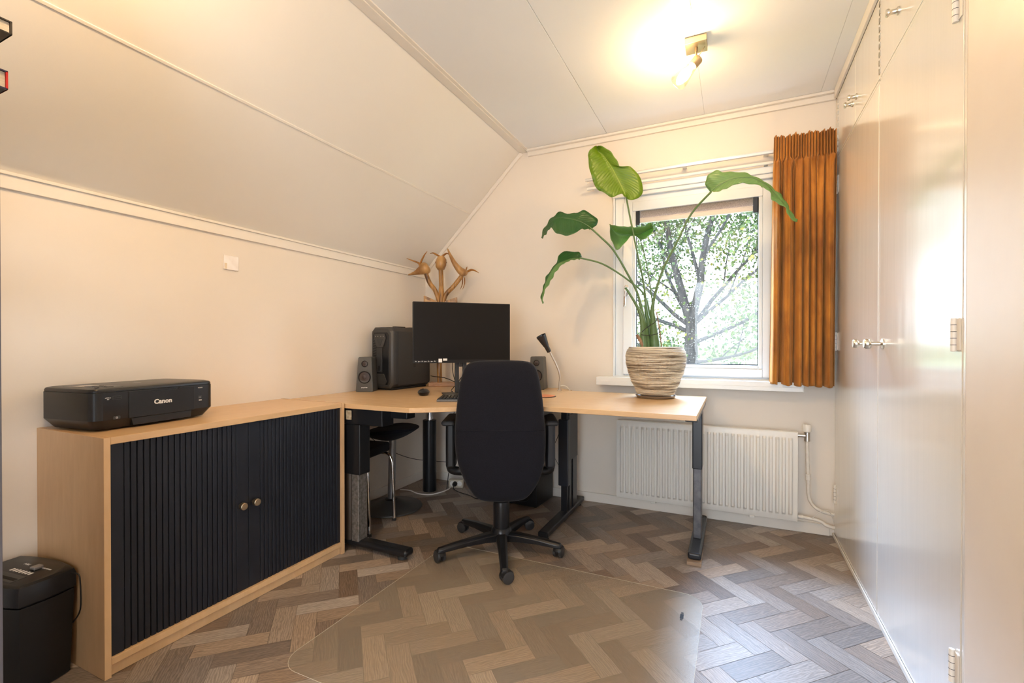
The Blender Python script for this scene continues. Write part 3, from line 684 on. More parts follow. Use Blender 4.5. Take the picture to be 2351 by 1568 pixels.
# ---------------------------------------------------------------- computer tower
def tower():
    # front faces -y (local); origin: front right bottom corner
    t = thing('computer_tower', 'black desktop computer case between the left speaker and monitor', 'computer', (-2.055,2.490,DZ), math.radians(-3))
    W_,D_,H_ = .192,.40,.425
    m_c = mat('case_black',(.024,.025,.028),.36); m_f = mat('case_front',(.045,.044,.043),.48)
    b = MB(); c = .028
    prof = [(-W_+c,.012),(-c,.012),(0,.012+c),(0,H_-c),(-c,H_),(-W_+c,H_),(-W_,H_-c),(-W_,.012+c)]
    MY = Matrix(((1,0,0,0),(0,0,1,0),(0,1,0,0),(0,0,0,1)))
    b.prism(prof,.03,D_,MY); body = b.build('case', m_c, t, .003)
    b = MB()
    def ins(k,y): return [(x+(k if x < -W_/2 else -k), y, z+(k if z < H_/2 else -k)) for x,z in prof]
    vs = b.grid([ins(0,.0305),ins(0,.012),ins(.012,0)],True); b.bm.faces.new(vs[-1]); b.bm.faces.new(vs[0][::-1])
    fr = b.build('front_panel', m_f, t, .0015)
    box('side_panel',(-.0005,.003,.055,D_-.01,.03,H_-.03),m_c,t,.001)
    b = MB()
    for j in range(28): b.box(.0028,.0036,.215,.235,.150+j*.007,.1535+j*.007)
    b.build('side_vent', M_black, t)
    # recessed dark channel and bezel pieces on the front
    pl = MB().prism([(-.165,.035),(-.040,.035),(-.030,.06),(-.030,H_-.055),(-.045,H_-.035),(-.160,H_-.035),(-.172,H_-.055),(-.172,.06)],-.003,.002,MY).build('front_bezel', M_black2, fr, .002)
    MB().prism([(-.150,H_-.045),(-.060,H_-.045),(-.050,H_-.075),(-.075,H_-.135),(-.130,H_-.135),(-.155,H_-.075)],-.010,-.002,MY).build('port_panel', m_f, fr, .003)
    MB().prism([(-.13,H_-.08),(-.075,H_-.08),(-.095,H_-.125),(-.11,H_-.125)],-.0125,-.009,MY).build('power_button', M_dark, fr, .002)
    for x in (-.140,-.118,-.092,-.07): MB().cyl((x,-.0108,H_-.062),(x,-.0098,H_-.062),.0028,seg=12).build('audio_port', M_steel, fr)
    MB().prism([(-.135,.12),(-.085,.12),(-.085,H_-.14),(-.135,H_-.14)],-.007,-.002,MY).build('front_trim', M_dark, fr, .003)
    MB().box(-.118,-.10,-.0085,-.006,.13,.165).build('lock', M_black, fr, .001)
    b = MB()
    for j in range(16): b.prism([(-.170,.08+j*.017),(-.140,.088+j*.017),(-.140,.093+j*.017),(-.170,.085+j*.017)],-.005,-.0028,MY)
    b.build('vent_slats', m_f, fr)
    MB().prism([(-.155,.035),(-.06,.035),(-.045,.06),(-.07,.11),(-.135,.11)],-.007,-.002,MY).build('lower_trim', m_f, fr, .003)
    text('logo','G',.026,M_print,fr,(-.150,-.0078,.062),(PI/2,0,0),bold=.0006)
    MB().box(-.125,-.095,.02,.06,H_,H_+.0008).build('sticker', mat('blue_sticker',(.02,.25,.65),.4), t)
    MB().box(-.09,-.06,.10,.20,H_,H_+.008).box(-.15,-.03,.22,.38,H_,H_+.004).build('top_vent', M_black, t, .002)
    MB().box(-W_+.02,-.02,.02,D_-.02,0,.013).build('foot', M_black, t, .003)
tower()
# ---------------------------------------------------------------- monitor
def monitor():
    # screen spans from (-1.698,2.242) to (-1.265,2.655); it faces the chair
    a = Vector((-1.698,2.242)); b_ = Vector((-1.265,2.655)); mid = (a+b_)/2; ang = math.atan2(b_.y-a.y,b_.x-a.x)
    t = thing('computer_monitor', 'black widescreen monitor switched off on a desk stand', 'monitor', (mid.x,mid.y,DZ), ang)
    w = (b_-a).length/2; z0,z1 = .197,.561
    hs = rbox('housing',(-w,w,0,.030,z0,z1),.004,'y',M_black,t,bevel=.002)
    m_s = mat('screen_glass',(.008,.0075,.008),.34,Specular_IOR_Level=.2)
    sc = box('screen',(-w+.004,w-.004,-.0012,.001,z0+.020,z1-.004),m_s,hs)
    b = MB(); z = z0+.011; x = -w+.012
    for k in range(7):
        b.box(x,x+.010+.003*(k%2),-.0009,0,z-.0012,z+.0002)
        if k%2 == 0: b.box(x+.002,x+.007,-.0009,0,z+.0015,z+.0028)
        else: b.box(x,x+.003,-.0009,0,z-.004,z+.002)
        x += .0185
    b.build('printed_marks', M_print, hs)
    box('sticker',(-w+.150,-w+.171,-.0018,-.0011,z0+.004,z0+.026),M_print,hs)
    box('sticker',(-w+.177,-w+.202,-.0018,-.0011,z0+.014,z0+.027),M_whitep,hs)
    box('rear_cover',(-.16,.16,.030,.062,z0+.06,z1-.07),M_black,t,.012)
    nk = MB(); nk.box(-.036,-.012,.060,.080,.01,.36).box(.012,.036,.060,.080,.01,.36).box(-.012,.012,.060,.080,.17,.36).box(-.012,.012,.060,.080,.01,.08)
    nk.build('stand_neck', M_dark, t, .004)
    MB().prism([(-.120,-.060),(.120,-.060),(.105,.150),(-.105,.150)],0,.007).build('stand_base', M_dark, t, .003)
monitor()
# ---------------------------------------------------------------- speakers
def speaker(name, label, loc, rz):
    t = thing(name, label, 'speaker', loc, rz, 'desktop speakers on the corner desk')
    m_s = mat('speaker_grey',(.075,.074,.070),.42)
    # tapered box: front faces -y
    w0,w1,h,d = .056,.044,.226,.13
    b = MB(); rows = []
    for z,w,dd in ((0,w0-.004,0),(.004,w0,0),(h-.006,w1,.012),(h,w1-.006,.014)):
        rows.append([(-w,dd,z),(w,dd,z),(w-.004,d-dd*.5,z),(-w+.004,d-dd*.5,z)])
    vs = b.grid(rows,True); b.bm.faces.new(vs[0][::-1]); b.bm.faces.new(vs[-1]); b.build('cabinet', m_s, t, .005, 3)
    def ringf(z,r,nm):
        y = .012*z/h
        Mx = Matrix.Translation((0,y,z)) @ Matrix.Rotation(PI/2,4,'X')
        o = MB().lathe([(r,-.002),(r,.003),(r*.93,.0045),(r*.86,.003),(r*.80,.0005)],M=Mx,seg=36).build(nm, M_black2, t, smooth=True)
        MB().lathe([(r*.80,.0008),(r*.45,.0016),(r*.30,.0022),(r*.28,.006),(r*.12,.008),(.0003,.0085)],M=Mx,seg=36).build('cone', mat('cone_brown',(.045,.030,.026),.45), o, smooth=True)
    ringf(.095,.042,'woofer'); ringf(.182,.021,'tweeter')
    text('lettering','gaming XTUBE',.0065,M_print,t,(0,-.0008,.028),(PI/2,0,0),bold=.0002)
    return t
speaker('desktop_speaker','grey desktop speaker at the left end of the desk, beside the computer case',(-2.168,2.350,DZ),YAW-.0)
speaker('desktop_speaker','grey desktop speaker behind the office chair, beside the black desk lamp',(-1.215,2.965,DZ),.90-.75)
# ---------------------------------------------------------------- subwoofer
def subwoofer():
    t = thing('subwoofer', 'black subwoofer box on the floor under the desk behind the chair', 'speaker', (-1.270,2.99,0), math.radians(-4))
    box('cabinet',(-.115,.115,-.13,.13,.008,.222),M_black2,t,.006)
    MB().cyl((0,-.131,.115),(0,-.139,.115),.085,.080,36).build('grille', M_black, t, smooth=True)
    for x in (-.09,.09):
        for y in (-.10,.10): MB().cyl((x,y,0),(x,y,.009),.012).build('foot', M_rubber, t)
subwoofer()
# ---------------------------------------------------------------- keyboard, mouse, mouse mat
def keyboard():
    t = thing('keyboard', 'black low-profile keyboard in front of the monitor', 'keyboard', (-1.44,2.108,DZ), math.radians(26))
    # local x along keys, origin near the front-left corner
    MB().prism([(0,.0),(.43,.0),(.43,.145),(0,.145)],.003,.015).build('case', M_black2, t, .003)
    box('palm_edge',(-.001,.431,-.004,.010,.001,.010),mat('edge_grey',(.12,.12,.12),.4),t,.002)
    b = MB(); rr = random.Random(4)
    for j in range(6):
        x = .012; 
        while x < .41:
            w = .017 if not(j == 0 and .10 < x < .12) else .10
            b.box(x,x+w-.002,.014+j*.0205,.0315+j*.0205,.0145,.0195+j*.0006); x += w+.0015
    b.build('keycaps', M_black, t, .0012)
    b = MB()
    for i in range(40): 
        x = .016+.0185*rr.randint(0,21); y = .022+.0205*rr.randint(0,5); b.box(x,x+.004,y,y+.002,.0225,.0232)
    b.build('key_print', M_print, t)
keyboard()
def mouse():
    t = thing('computer_mouse', 'black wireless mouse beside the monitor stand', 'mouse', (-1.700,2.350,DZ), YAW)
    prof = [(.018,.0),(.026,.002),(.034,.014),(.036,.020),(.030,.030),(.020,.037),(.008,.040),(.0005,.0402)]
    b = MB(); b.lathe(prof,seg=32)
    for v in b.bm.verts: v.co.y *= 1.45
    o = b.build('shell', M_black2, t, smooth=True)
    MB().cyl((-.004,-.025,.036),(.004,-.025,.036),.007).build('scroll_wheel', M_rubber, t, smooth=True)
mouse()
t = thing('mouse_mat', 'small orange-brown mat at the seam of the desk', 'mat', (-1.03,2.60,DZ))
MB().cyl((0,0,0.0002),(0,0,.003),.085,.085,48).build('base', M_black, t)
MB().cyl((0,0,.003),(0,0,.004),.080,.080,48).build('pad', tex('cork_orange',(.50,.16,.07),(.62,.24,.11),40,rough=.7), t)
# ---------------------------------------------------------------- desk lamp
def lamp():
    t = thing('desk_lamp', 'small black cone desk lamp on a bent steel arm', 'lamp', (-1.049,2.968,DZ), YAW)
    # local x: right in view, y: away
    MB().box(-.014,.014,-.012,.026,.0002,.006).build('clamp', M_steel, t, .002)
    pts = smoothpath([(0,.008,.004),(.001,.008,.05),(.004,.006,.085),(-.003,.004,.125),(-.025,0,.18),(-.058,-.005,.245),(-.070,-.008,.272)],5)
    MB().tube(pts,.0055,12).build('arm', M_steel, t, smooth=True)
    d = (Vector((-.128,-.030,.372))-Vector((-.070,-.008,.262))).normalized(); q = d.to_track_quat('Z','Y').to_matrix().to_4x4()
    Mx = Matrix.Translation((-.068,-.008,.258)) @ q
    sh = MB().lathe([(.004,0),(.013,.001),(.0145,.004),(.0165,.044),(.019,.050),(.034,.125),(.0325,.125),(.017,.052),(.004,.048)],M=Mx,seg=36).build('lamp_shade', M_powder, t, smooth=True)
    MB().lathe([(.002,.052),(.012,.058),(.017,.075),(.016,.092),(.008,.102),(.001,.104)],M=Mx,seg=24).build('bulb', M_whitep, sh, smooth=True)
    MB().tube(smoothpath([(.004,.006,.030),(.025,.006,.034),(.050,.010,.026),(.068,.016,.004),(.075,.022,.002)],6),.0022,8).build('power_cord', M_whitep, t, smooth=True)
lamp()
# ---------------------------------------------------------------- carved wooden antelope sculpture
def sculpture():
    t = thing('carved_sculpture', 'carved brown wooden sculpture of three horned antelope heads on a post', 'sculpture', (-1.968,2.925,DZ), YAW)
    m = tex('carved_wood',(.06,.02,.005),(.46,.24,.07),6,(5,5,.8),rough=.32,detail=6,dist=.8,bmp=.3,bd=.003,lo=.35,hi=.6)
    m2 = tex('carved_wood_light',(.24,.105,.028),(.54,.32,.125),5,(3,3,1),rough=.3,detail=4)
    m3 = tex('horn_wood',(.20,.075,.015),(.42,.19,.04),8,(2,2,2),rough=.3)
    U = .003245
    def S(px,py,y=0): return ((px-1014)*U, y, (798-py)*U+.2855)
    b = MB()
    b.tube(smoothpath([S(1013,880),S(1012,820),S(1015,760),S(1016,700),S(1017,660),S(1016,622)],4), [.019]*8+[.020]*8+[.017]*5, 14)
    b.build('post', m, t, smooth=True)
    MB().tube(smoothpath([S(1013,697),S(1003,668),S(990,650),S(980,624)],5), .0165, 12).build('branch', m, t, smooth=True)
    MB().tube(smoothpath([S(1020,697),S(1028,676),S(1045,658),S(1064,634)],5), .0165, 12).build('branch', m, t, smooth=True)
    # left head, snout pointing left
    h = MB().tube(smoothpath([S(988,612),S(980,617),S(970,622),S(956,628),S(941,632)],4), [.022,.034,.041,.045,.046,.045,.042,.038,.033,.028,.023,.018,.014,.011,.008,.006,.003], 14, flat=1).build('head', m2, t, smooth=True)
    MB().tube(smoothpath([S(967,616),S(969,608),S(973,597),S(979,586),S(985,578)],4),[.012,.012,.012,.011,.011,.010,.010,.009,.008,.006,.005,.003,.001],10,flat=.7).build('horn', m3, h, smooth=True)
    MB().tube(smoothpath([S(968,614,.01),S(965,605,.02),S(957,601,.02),S(946,597,.02),S(936,593,.02)],4),[.009]*5+[.008,.008,.007,.006,.005,.004,.003,.001],10,flat=.7).build('horn', m3, h, smooth=True)
    MB().tube([S(981,613),S(987,618),S(991,625)],[.006,.008,.002],8,flat=.5).build('ear', m3, h, smooth=True)
    # middle head seen from the front
    h = MB().tube([S(1016,590),S(1017,597),S(1016,608),S(1014,617),S(1012,622)],[.024,.038,.041,.034,.012],14,flat=1).build('head', m2, t, smooth=True)
    MB().tube(smoothpath([S(1016,592),S(1006,586),S(998,582),S(991,584)],4),[.010]*6+[.009,.008,.007,.006,.004,.003,.001],10,flat=.7).build('horn', m3, h, smooth=True)
    MB().tube(smoothpath([S(1017,592),S(1024,586),S(1030,583),S(1036,587)],4),[.010]*6+[.009,.008,.007,.006,.004,.003,.001],10,flat=.7).build('horn', m3, h, smooth=True)
    for x in (1005,1027): MB().tube([S(x,600),S(x+(1 if x>1016 else -1),604),S(x,608)],[.003,.006,.002],8).build('ear', m3, h, smooth=True)
    # right head, long snout pointing up left
    h = MB().tube(smoothpath([S(1032,573,-.02),S(1040,592,-.02),S(1050,610,-.01),S(1060,622),S(1068,628),S(1072,634)],4), [.003,.008,.012,.016,.019,.022,.025,.028,.031,.034,.037,.039,.041,.043,.043,.030,.012], 14, flat=.75).build('head', m2, t, smooth=True)
    MB().cyl(S(1067,632,-.028),S(1067,632,-.033),.006,.004,12).build('eye', m3, h, smooth=True)
    MB().tube(smoothpath([S(1074,626),S(1084,621),S(1093,622),S(1103,628)],4),[.012]*5+[.011,.010,.009,.008,.006,.005,.003,.001],10,flat=.7).build('horn', m3, h, smooth=True)
    MB().tube([S(1073,622),S(1075,616),S(1076,613)],[.010,.008,.002],8,flat=.6).build('ear', m3, h, smooth=True)
    for dx in (0,5): MB().tube(smoothpath([S(1065+dx,638),S(1065+dx,652),S(1060+dx,666)],4),[.008]*5+[.006,.005,.003,.001],8,flat=.5).build('beard', m3, h, smooth=True)
    # carved plate behind the monitor
    MXZ = Matrix(((1,0,0,0),(0,0,1,0),(0,1,0,0),(0,0,0,1)))
    def plate(P,ya,yb,nm,mm,par=t):
        return MB().prism([(S(a,c)[0],S(a,c)[2]) for a,c in P],ya,yb,MXZ).build(nm,mm,par,.003)
    pl = plate([(977,679),(1012,694),(1020,694),(1053,683),(1053,730),(1016,742),(977,728)],-.012,.012,'carved_plate',m)
    plate([(980,686),(1008,698),(1008,730),(980,722)],-.015,-.011,'plate_relief',m2,pl); plate([(1050,689),(1024,698),(1024,730),(1050,724)],-.015,-.011,'plate_relief',m2,pl)
    MB().box(-.080,.115,-.045,.07,0,.028).build('base', wood('sculpture_base',(.30,.13,.05),(.50,.27,.12),(2,8,8),.35), t, .004)
sculpture()
# ---------------------------------------------------------------- plant
PLANT= {'leaves':{'A':[[(-0.154,-0.094,1.141),(-0.158,-0.057,1.149),(-0.15,-0.081,1.141)],[(-0.178,-0.102,1.163),(-0.165,-0.056,1.166),(-0.127,-0.067,1.127)],[(-0.23,-0.123,1.144),(-0.179,-0.058,1.203),(-0.078,-0.041,1.154)],[(-0.278,-0.142,1.177),(-0.196,-0.061,1.241),(-0.068,-0.032,1.205)],[(-0.311,-0.154,1.196),(-0.215,-0.065,1.281),(-0.091,-0.039,1.277)],[(-0.333,-0.161,1.255),(-0.233,-0.07,1.319),(-0.136,-0.057,1.327)],[(-0.349,-0.165,1.314),(-0.255,-0.075,1.356),(-0.186,-0.077,1.325)],[(-0.356,-0.165,1.374),(-0.277,-0.081,1.39),(-0.21,-0.085,1.371)],[(-0.355,-0.161,1.41),(-0.299,-0.086,1.418),(-0.241,-0.096,1.415)],[(-0.336,-0.148,1.438),(-0.316,-0.09,1.432),(-0.28,-0.11,1.448)],[(-0.318,-0.136,1.451),(-0.325,-0.09,1.465),(-0.31,-0.121,1.454)]],'B':[[(0.291,-0.039,1.127),(0.299,-0.069,1.117),(0.307,-0.109,1.107)],[(0.271,-0.062,1.157),(0.318,-0.073,1.131),(0.326,-0.114,1.098)],[(0.273,-0.074,1.186),(0.337,-0.077,1.143),(0.348,-0.116,1.103)],[(0.291,-0.078,1.214),(0.36,-0.079,1.153),(0.377,-0.116,1.11)],[(0.327,-0.075,1.227),(0.389,-0.079,1.163),(0.412,-0.113,1.125)],[(0.366,-0.069,1.212),(0.421,-0.077,1.169),(0.443,-0.111,1.129)],[(0.418,-0.058,1.211),(0.456,-0.074,1.169),(0.48,-0.107,1.124)],[(0.475,-0.045,1.196),(0.49,-0.071,1.164),(0.533,-0.096,1.107)],[(0.52,-0.037,1.167),(0.528,-0.067,1.143),(0.544,-0.104,1.091)],[(0.557,-0.033,1.144),(0.568,-0.061,1.115),(0.573,-0.104,1.074)],[(0.597,-0.028,1.105),(0.595,-0.062,1.076),(0.581,-0.113,1.036)],[(0.622,-0.03,1.077),(0.616,-0.066,1.045),(0.6,-0.118,1.011)],[(0.646,-0.032,1.04),(0.637,-0.07,1.014),(0.63,-0.117,0.988)],[(0.669,-0.034,0.989),(0.66,-0.072,0.97),(0.651,-0.12,0.958)],[(0.684,-0.041,0.951),(0.671,-0.08,0.939),(0.655,-0.132,0.928)],[(0.702,-0.046,0.926),(0.697,-0.082,0.911),(0.692,-0.128,0.895)]],'C':[[(-0.352,-0.089,0.985),(-0.347,-0.131,0.974),(-0.333,-0.202,0.952)],[(-0.329,-0.078,1.004),(-0.367,-0.14,0.99),(-0.362,-0.215,0.953)],[(-0.328,-0.077,1.04),(-0.394,-0.153,1.008),(-0.385,-0.226,0.949)],[(-0.388,-0.105,1.089),(-0.426,-0.168,1.021),(-0.437,-0.251,0.917)],[(-0.43,-0.125,1.08),(-0.462,-0.185,1.03),(-0.471,-0.267,0.918)],[(-0.475,-0.146,1.071),(-0.494,-0.2,1.034),(-0.506,-0.283,0.928)],[(-0.527,-0.171,1.082),(-0.527,-0.215,1.034),(-0.535,-0.297,0.957)],[(-0.561,-0.187,1.057),(-0.553,-0.228,1.025),(-0.546,-0.302,0.95)],[(-0.591,-0.202,1.02),(-0.58,-0.241,0.997),(-0.563,-0.311,0.925)],[(-0.618,-0.214,0.974),(-0.6,-0.25,0.958),(-0.574,-0.316,0.912)],[(-0.627,-0.219,0.928),(-0.61,-0.255,0.917),(-0.582,-0.32,0.898)]],'D':[[(-0.423,-0.09,0.814),(-0.417,-0.121,0.805),(-0.408,-0.161,0.795)],[(-0.417,-0.087,0.824),(-0.441,-0.132,0.806),(-0.435,-0.173,0.793)],[(-0.435,-0.096,0.847),(-0.465,-0.143,0.804),(-0.458,-0.185,0.787)],[(-0.486,-0.12,0.852),(-0.495,-0.158,0.792),(-0.476,-0.193,0.777)],[(-0.534,-0.142,0.843),(-0.528,-0.173,0.779),(-0.497,-0.203,0.764)],[(-0.55,-0.15,0.801),(-0.549,-0.183,0.762),(-0.52,-0.214,0.739)],[(-0.568,-0.159,0.764),(-0.564,-0.19,0.742),(-0.538,-0.223,0.71)],[(-0.601,-0.175,0.72),(-0.581,-0.199,0.709),(-0.555,-0.231,0.677)],[(-0.616,-0.182,0.683),(-0.598,-0.207,0.673),(-0.573,-0.24,0.644)],[(-0.626,-0.187,0.643),(-0.611,-0.214,0.633),(-0.592,-0.249,0.612)],[(-0.636,-0.192,0.596),(-0.622,-0.219,0.587),(-0.601,-0.253,0.576)],[(-0.638,-0.194,0.56),(-0.625,-0.22,0.554),(-0.605,-0.256,0.543)],[(-0.629,-0.189,0.541),(-0.617,-0.217,0.537),(-0.601,-0.254,0.533)]],'E':[[(-0.019,0.024,0.981),(-0.034,0.149,1.004),(-0.026,0.087,0.979)],[(-0.033,0.017,1.008),(-0.059,0.138,0.997),(-0.048,0.076,0.944)],[(-0.069,0.0,0.986),(-0.096,0.12,0.976),(-0.091,0.055,0.919)],[(-0.11,-0.019,0.982),(-0.136,0.101,0.962),(-0.124,0.04,0.945)],[(-0.134,-0.031,0.984),(-0.161,0.089,0.959),(-0.15,0.028,0.941)],[(-0.164,-0.044,0.985),(-0.188,0.076,0.962),(-0.182,0.013,0.899)],[(-0.193,-0.058,0.987),(-0.219,0.062,0.968),(-0.224,-0.007,0.859)],[(-0.226,-0.074,0.991),(-0.25,0.047,0.983),(-0.249,-0.019,0.906)],[(-0.252,-0.086,0.999),(-0.278,0.035,1.021),(-0.265,-0.026,0.949)]]},'stems':[[(-0.028,0.004,0.289),(-0.04,-0.001,0.421),(-0.051,-0.006,0.477),(-0.064,-0.022,0.644),(-0.101,-0.038,0.84),(-0.127,-0.049,0.977),(-0.158,-0.057,1.146)],[(-0.017,0.064,0.288),(-0.022,0.063,0.423),(-0.024,0.073,0.489),(-0.033,0.081,0.568),(-0.067,0.099,0.775),(-0.106,0.104,0.927),(-0.132,0.103,0.961)],[(-0.003,-0.017,0.289),(-0.01,-0.02,0.42),(-0.011,-0.031,0.52),(0.039,-0.028,0.707),(0.123,-0.021,0.878),(0.197,-0.029,1.022),(0.299,-0.069,1.117)],[(-0.05,-0.04,0.289),(-0.065,-0.046,0.445),(-0.09,-0.057,0.579),(-0.14,-0.069,0.688),(-0.223,-0.096,0.84),(-0.297,-0.119,0.923),(-0.348,-0.132,0.974)],[(-0.037,0.032,0.289),(-0.042,0.031,0.474),(-0.071,0.019,0.59),(-0.152,-0.008,0.671),(-0.248,-0.042,0.743),(-0.321,-0.076,0.782),(-0.42,-0.122,0.808)],[(-0.056,-0.065,0.289),(-0.066,-0.068,0.431),(-0.086,-0.078,0.499),(-0.12,-0.093,0.564),(-0.152,-0.108,0.619)]],'stump':[(-0.059,-0.077,0.289),(-0.077,-0.085,0.323),(-0.091,-0.092,0.348)],'stick':[(0.037,-0.021,0.269),(0.027,-0.025,0.369),(0.009,-0.033,0.479)],'tie':[(-0.066,-0.091,0.348),(-0.023,-0.088,0.343),(0.021,-0.061,0.355),(0.031,-0.034,0.376),(-0.01,0.068,0.385),(-0.069,0.04,0.377)],'tie2':[(-0.064,-0.09,0.363),(-0.029,-0.084,0.393),(0.003,-0.058,0.418),(0.018,-0.029,0.446)],'sprout':[(0.059,0.012,0.294),(0.093,0.028,0.296)]}
def plant():
    t = thing('potted_plant', 'tall bird-of-paradise plant in a ribbed cream pot on the desk', 'plant', (-.41,2.83,.7895))
    dz = .0005
    m_pot = mat('ribbed_pot',(.62,.54,.42),.6)
    v = coords(m_pot,(1,1,1)); n,r = noisy(m_pot, coords(m_pot,(5,5,190)), 1.0, (.17,.125,.085),(.66,.59,.48),.38,.54,2)
    lk(m_pot, r.outputs['Color'], BS(m_pot).inputs['Base Color'])
    def wob(a,z,j):
        if j < 2 or j > 118: return 0
        q = noise.noise(Vector((math.cos(a)*1.1,math.sin(a)*1.1,z*190)))
        return .0032*q + .0016*math.sin(j*PI)
    prof = [(.080,0),(.098,.001)]
    for i in range(118):
        s = i/117; z = .003+s*.272
        # belly shape
        k = [(0,.103),(.12,.117),(.3,.139),(.5,.158),(.68,.168),(.82,.170),(.92,.164),(1,.150)]
        for (a0,r0),(a1,r1) in zip(k,k[1:]):
            if a0 <= s <= a1:
                q = (s-a0)/(a1-a0); rr = lerp(r0,r1,q*q*(3-2*q)*.5+q*.5); break
        prof.append((rr + (.0022 if i%3 == 0 else -.0012 if i%3 == 1 else 0), z))
    prof += [(.149,.2785),(.143,.279),(.140,.270),(.138,.24)]
    MB().lathe(prof,seg=96,wob=wob).build('pot', m_pot, t, smooth=True)
    soil = MB(); soil.lathe([(.1385,.235),(.1385,.246),(.07,.250),(.001,.252)],seg=32); soil.build('soil', tex('soil',(.03,.02,.014),(.07,.05,.035),60,rough=1,bmp=.8,bd=.004), t, smooth=True)
    def leafmat(nm, top, transl, tf=.35):
        m = mat(nm, top, .33); nt = m.node_tree
        uvn = nd(m,'ShaderNodeUVMap', uv_map='uv'); mp = nd(m,'ShaderNodeMapping'); mp.inputs['Scale'].default_value = (1.2,1,1); lk(m,uvn.outputs['UV'],mp.inputs['Vector'])
        w = nd(m,'ShaderNodeTexWave', wave_type='BANDS', bands_direction='Y'); w.inputs['Scale'].default_value = 9; w.inputs['Distortion'].default_value = 1.2; w.inputs['Detail'].default_value = 2; w.inputs['Detail Scale'].default_value = 1.0
        lk(m, mp.outputs['Vector'], w.inputs['Vector'])
        m2 = nd(m,'ShaderNodeMix', data_type='RGBA', blend_type='MULTIPLY'); m2.inputs[0].default_value = .35; m2.inputs[6].default_value = (*top,1)
        r = nd(m,'ShaderNodeMapRange'); r.inputs['To Min'].default_value = .6; r.inputs['To Max'].default_value = 1.1; lk(m, w.outputs['Fac'], r.inputs['Value']); lk(m, r.outputs[0], m2.inputs[7])
        lk(m, m2.outputs[2], BS(m).inputs['Base Color']); bump(m, w.outputs['Fac'], .35, .003)
        tl = nd(m,'ShaderNodeBsdfTranslucent'); tl.inputs[0].default_value = (*transl,1); ms = nd(m,'ShaderNodeMixShader'); ms.inputs[0].default_value = tf
        lk(m, BS(m).outputs[0], ms.inputs[1]); lk(m, tl.outputs[0], ms.inputs[2]); lk(m, ms.outputs[0], nt.nodes['Material Output'].inputs[0])
        return m
    ma = leafmat('leaf_bright',(.15,.27,.012),(.38,.55,.02)); mt_ = leafmat('leaf_green',(.035,.125,.035),(.20,.42,.08)); mb_ = leafmat('leaf_underside',(.27,.43,.21),(.30,.50,.15), .55)
    m_rib = mat('midrib',(.33,.42,.06),.4); m_stem = mat('stem_green',(.095,.17,.06),.4); m_ribd = mat('midrib_dark',(.07,.15,.04),.4)
    def leaf(secs, mt, back, rib, fl=(0,0), name='leaf'):
        L = [smoothpath([s[k] for s in secs],4) for k in range(3)]; n = len(L[0])
        bm = bmesh.new(); uvl = bm.loops.layers.uv.new('uv'); rows = []; K = 5
        for i in range(n):
            l,m,r = L[0][i],L[1][i],L[2][i]; row = []
            for k in range(-K,K+1):
                q = abs(k)/K; e = l if k < 0 else r; p = m.lerp(e,q)
                wv = .0035*math.sin(i*1.1+k*.7)*q + .004*noise.noise(Vector((i*.35,k*.5,0)))*q
                nrm = (r-l).cross(L[1][min(i+1,n-1)]-L[1][max(i-1,0)])
                if nrm.length > 1e-9: p = p + nrm.normalized()*(wv + .010*math.sin(q*PI)*(.5))
                row.append(bm.verts.new(p))
            rows.append(row)
        for i in range(n-1):
            for k in range(2*K):
                f = bm.faces.new((rows[i][k],rows[i][k+1],rows[i+1][k+1],rows[i+1][k])); f.smooth = True; f.material_index = 1 if fl[0 if k < K else 1] else 0
                for lp,(a,b) in zip(f.loops,((k,i),(k+1,i),(k+1,i+1),(k,i+1))):
                    lp[uvl].uv = (a/(2*K), b/(n-1)+abs(a-K)/K*.12)
        me = bpy.data.meshes.new(name); bm.to_mesh(me); bm.free(); me.materials.append(mt)
        o = bpy.data.objects.new(name, me); COL.objects.link(o); o.parent = t
        md = o.modifiers.new('solid','SOLIDIFY'); md.thickness = .0008; me.materials.append(back)
        rs = [.0032*(1-.75*i/(n-1)) for i in range(n)]
        MB().tube(L[1], rs, 8).build('midrib', rib, o, smooth=True)
    LV = PLANT['leaves']
    leaf(LV['A'], ma, ma, m_rib); leaf(LV['B'], mt_, mb_, m_ribd, (1,1)); leaf(LV['C'], mt_, mb_, m_ribd); leaf(LV['D'], mt_, mb_, m_ribd, (0,1)); leaf(LV['E'], mb_, mb_, m_ribd)
    base_r = [.026,.020,.030,.028,.020,.022]; top_r = [.0048,.0034,.0058,.0052,.0044,.0050]
    for s,r0,r1 in zip(PLANT['stems'],base_r,top_r):
        pts = [Vector(s[0])+Vector((0,0,-.045))]+[Vector(p) for p in s]; P = smoothpath(pts,6); n = len(P); rs = []
        z0 = P[0].z
        for p in P:
            h = (p.z-z0-.06)/.26; h = max(0,min(1,h)); rs.append(r1*1.35+(r0-r1*1.35)*(1-h)**1.3 if h < 1 else max(r1, r1*1.35*(1-(p.z-z0-.32)*.7)))
        MB().tube(P, rs, 12).build('stem', m_stem, t, smooth=True)
    m_br = tex('dry_stem',(.20,.11,.06),(.38,.22,.13),30,rough=.8)
    p = [Vector(PLANT['stump'][0])+Vector((0,0,-.04))]+[Vector(q) for q in PLANT['stump']]
    MB().tube(p,[.010,.011,.010,.008],10).build('stump', m_br, t, smooth=True)
    p = [Vector(PLANT['stick'][0])+Vector((0,0,-.03))]+[Vector(q) for q in PLANT['stick']]
    MB().tube(p,.0032,8).build('stake', m_br, t, smooth=True)
    for k in ('tie','tie2'):
        MB().tube(smoothpath(PLANT[k],4),.0022,6).build('tie', M_rubber, t, smooth=True)
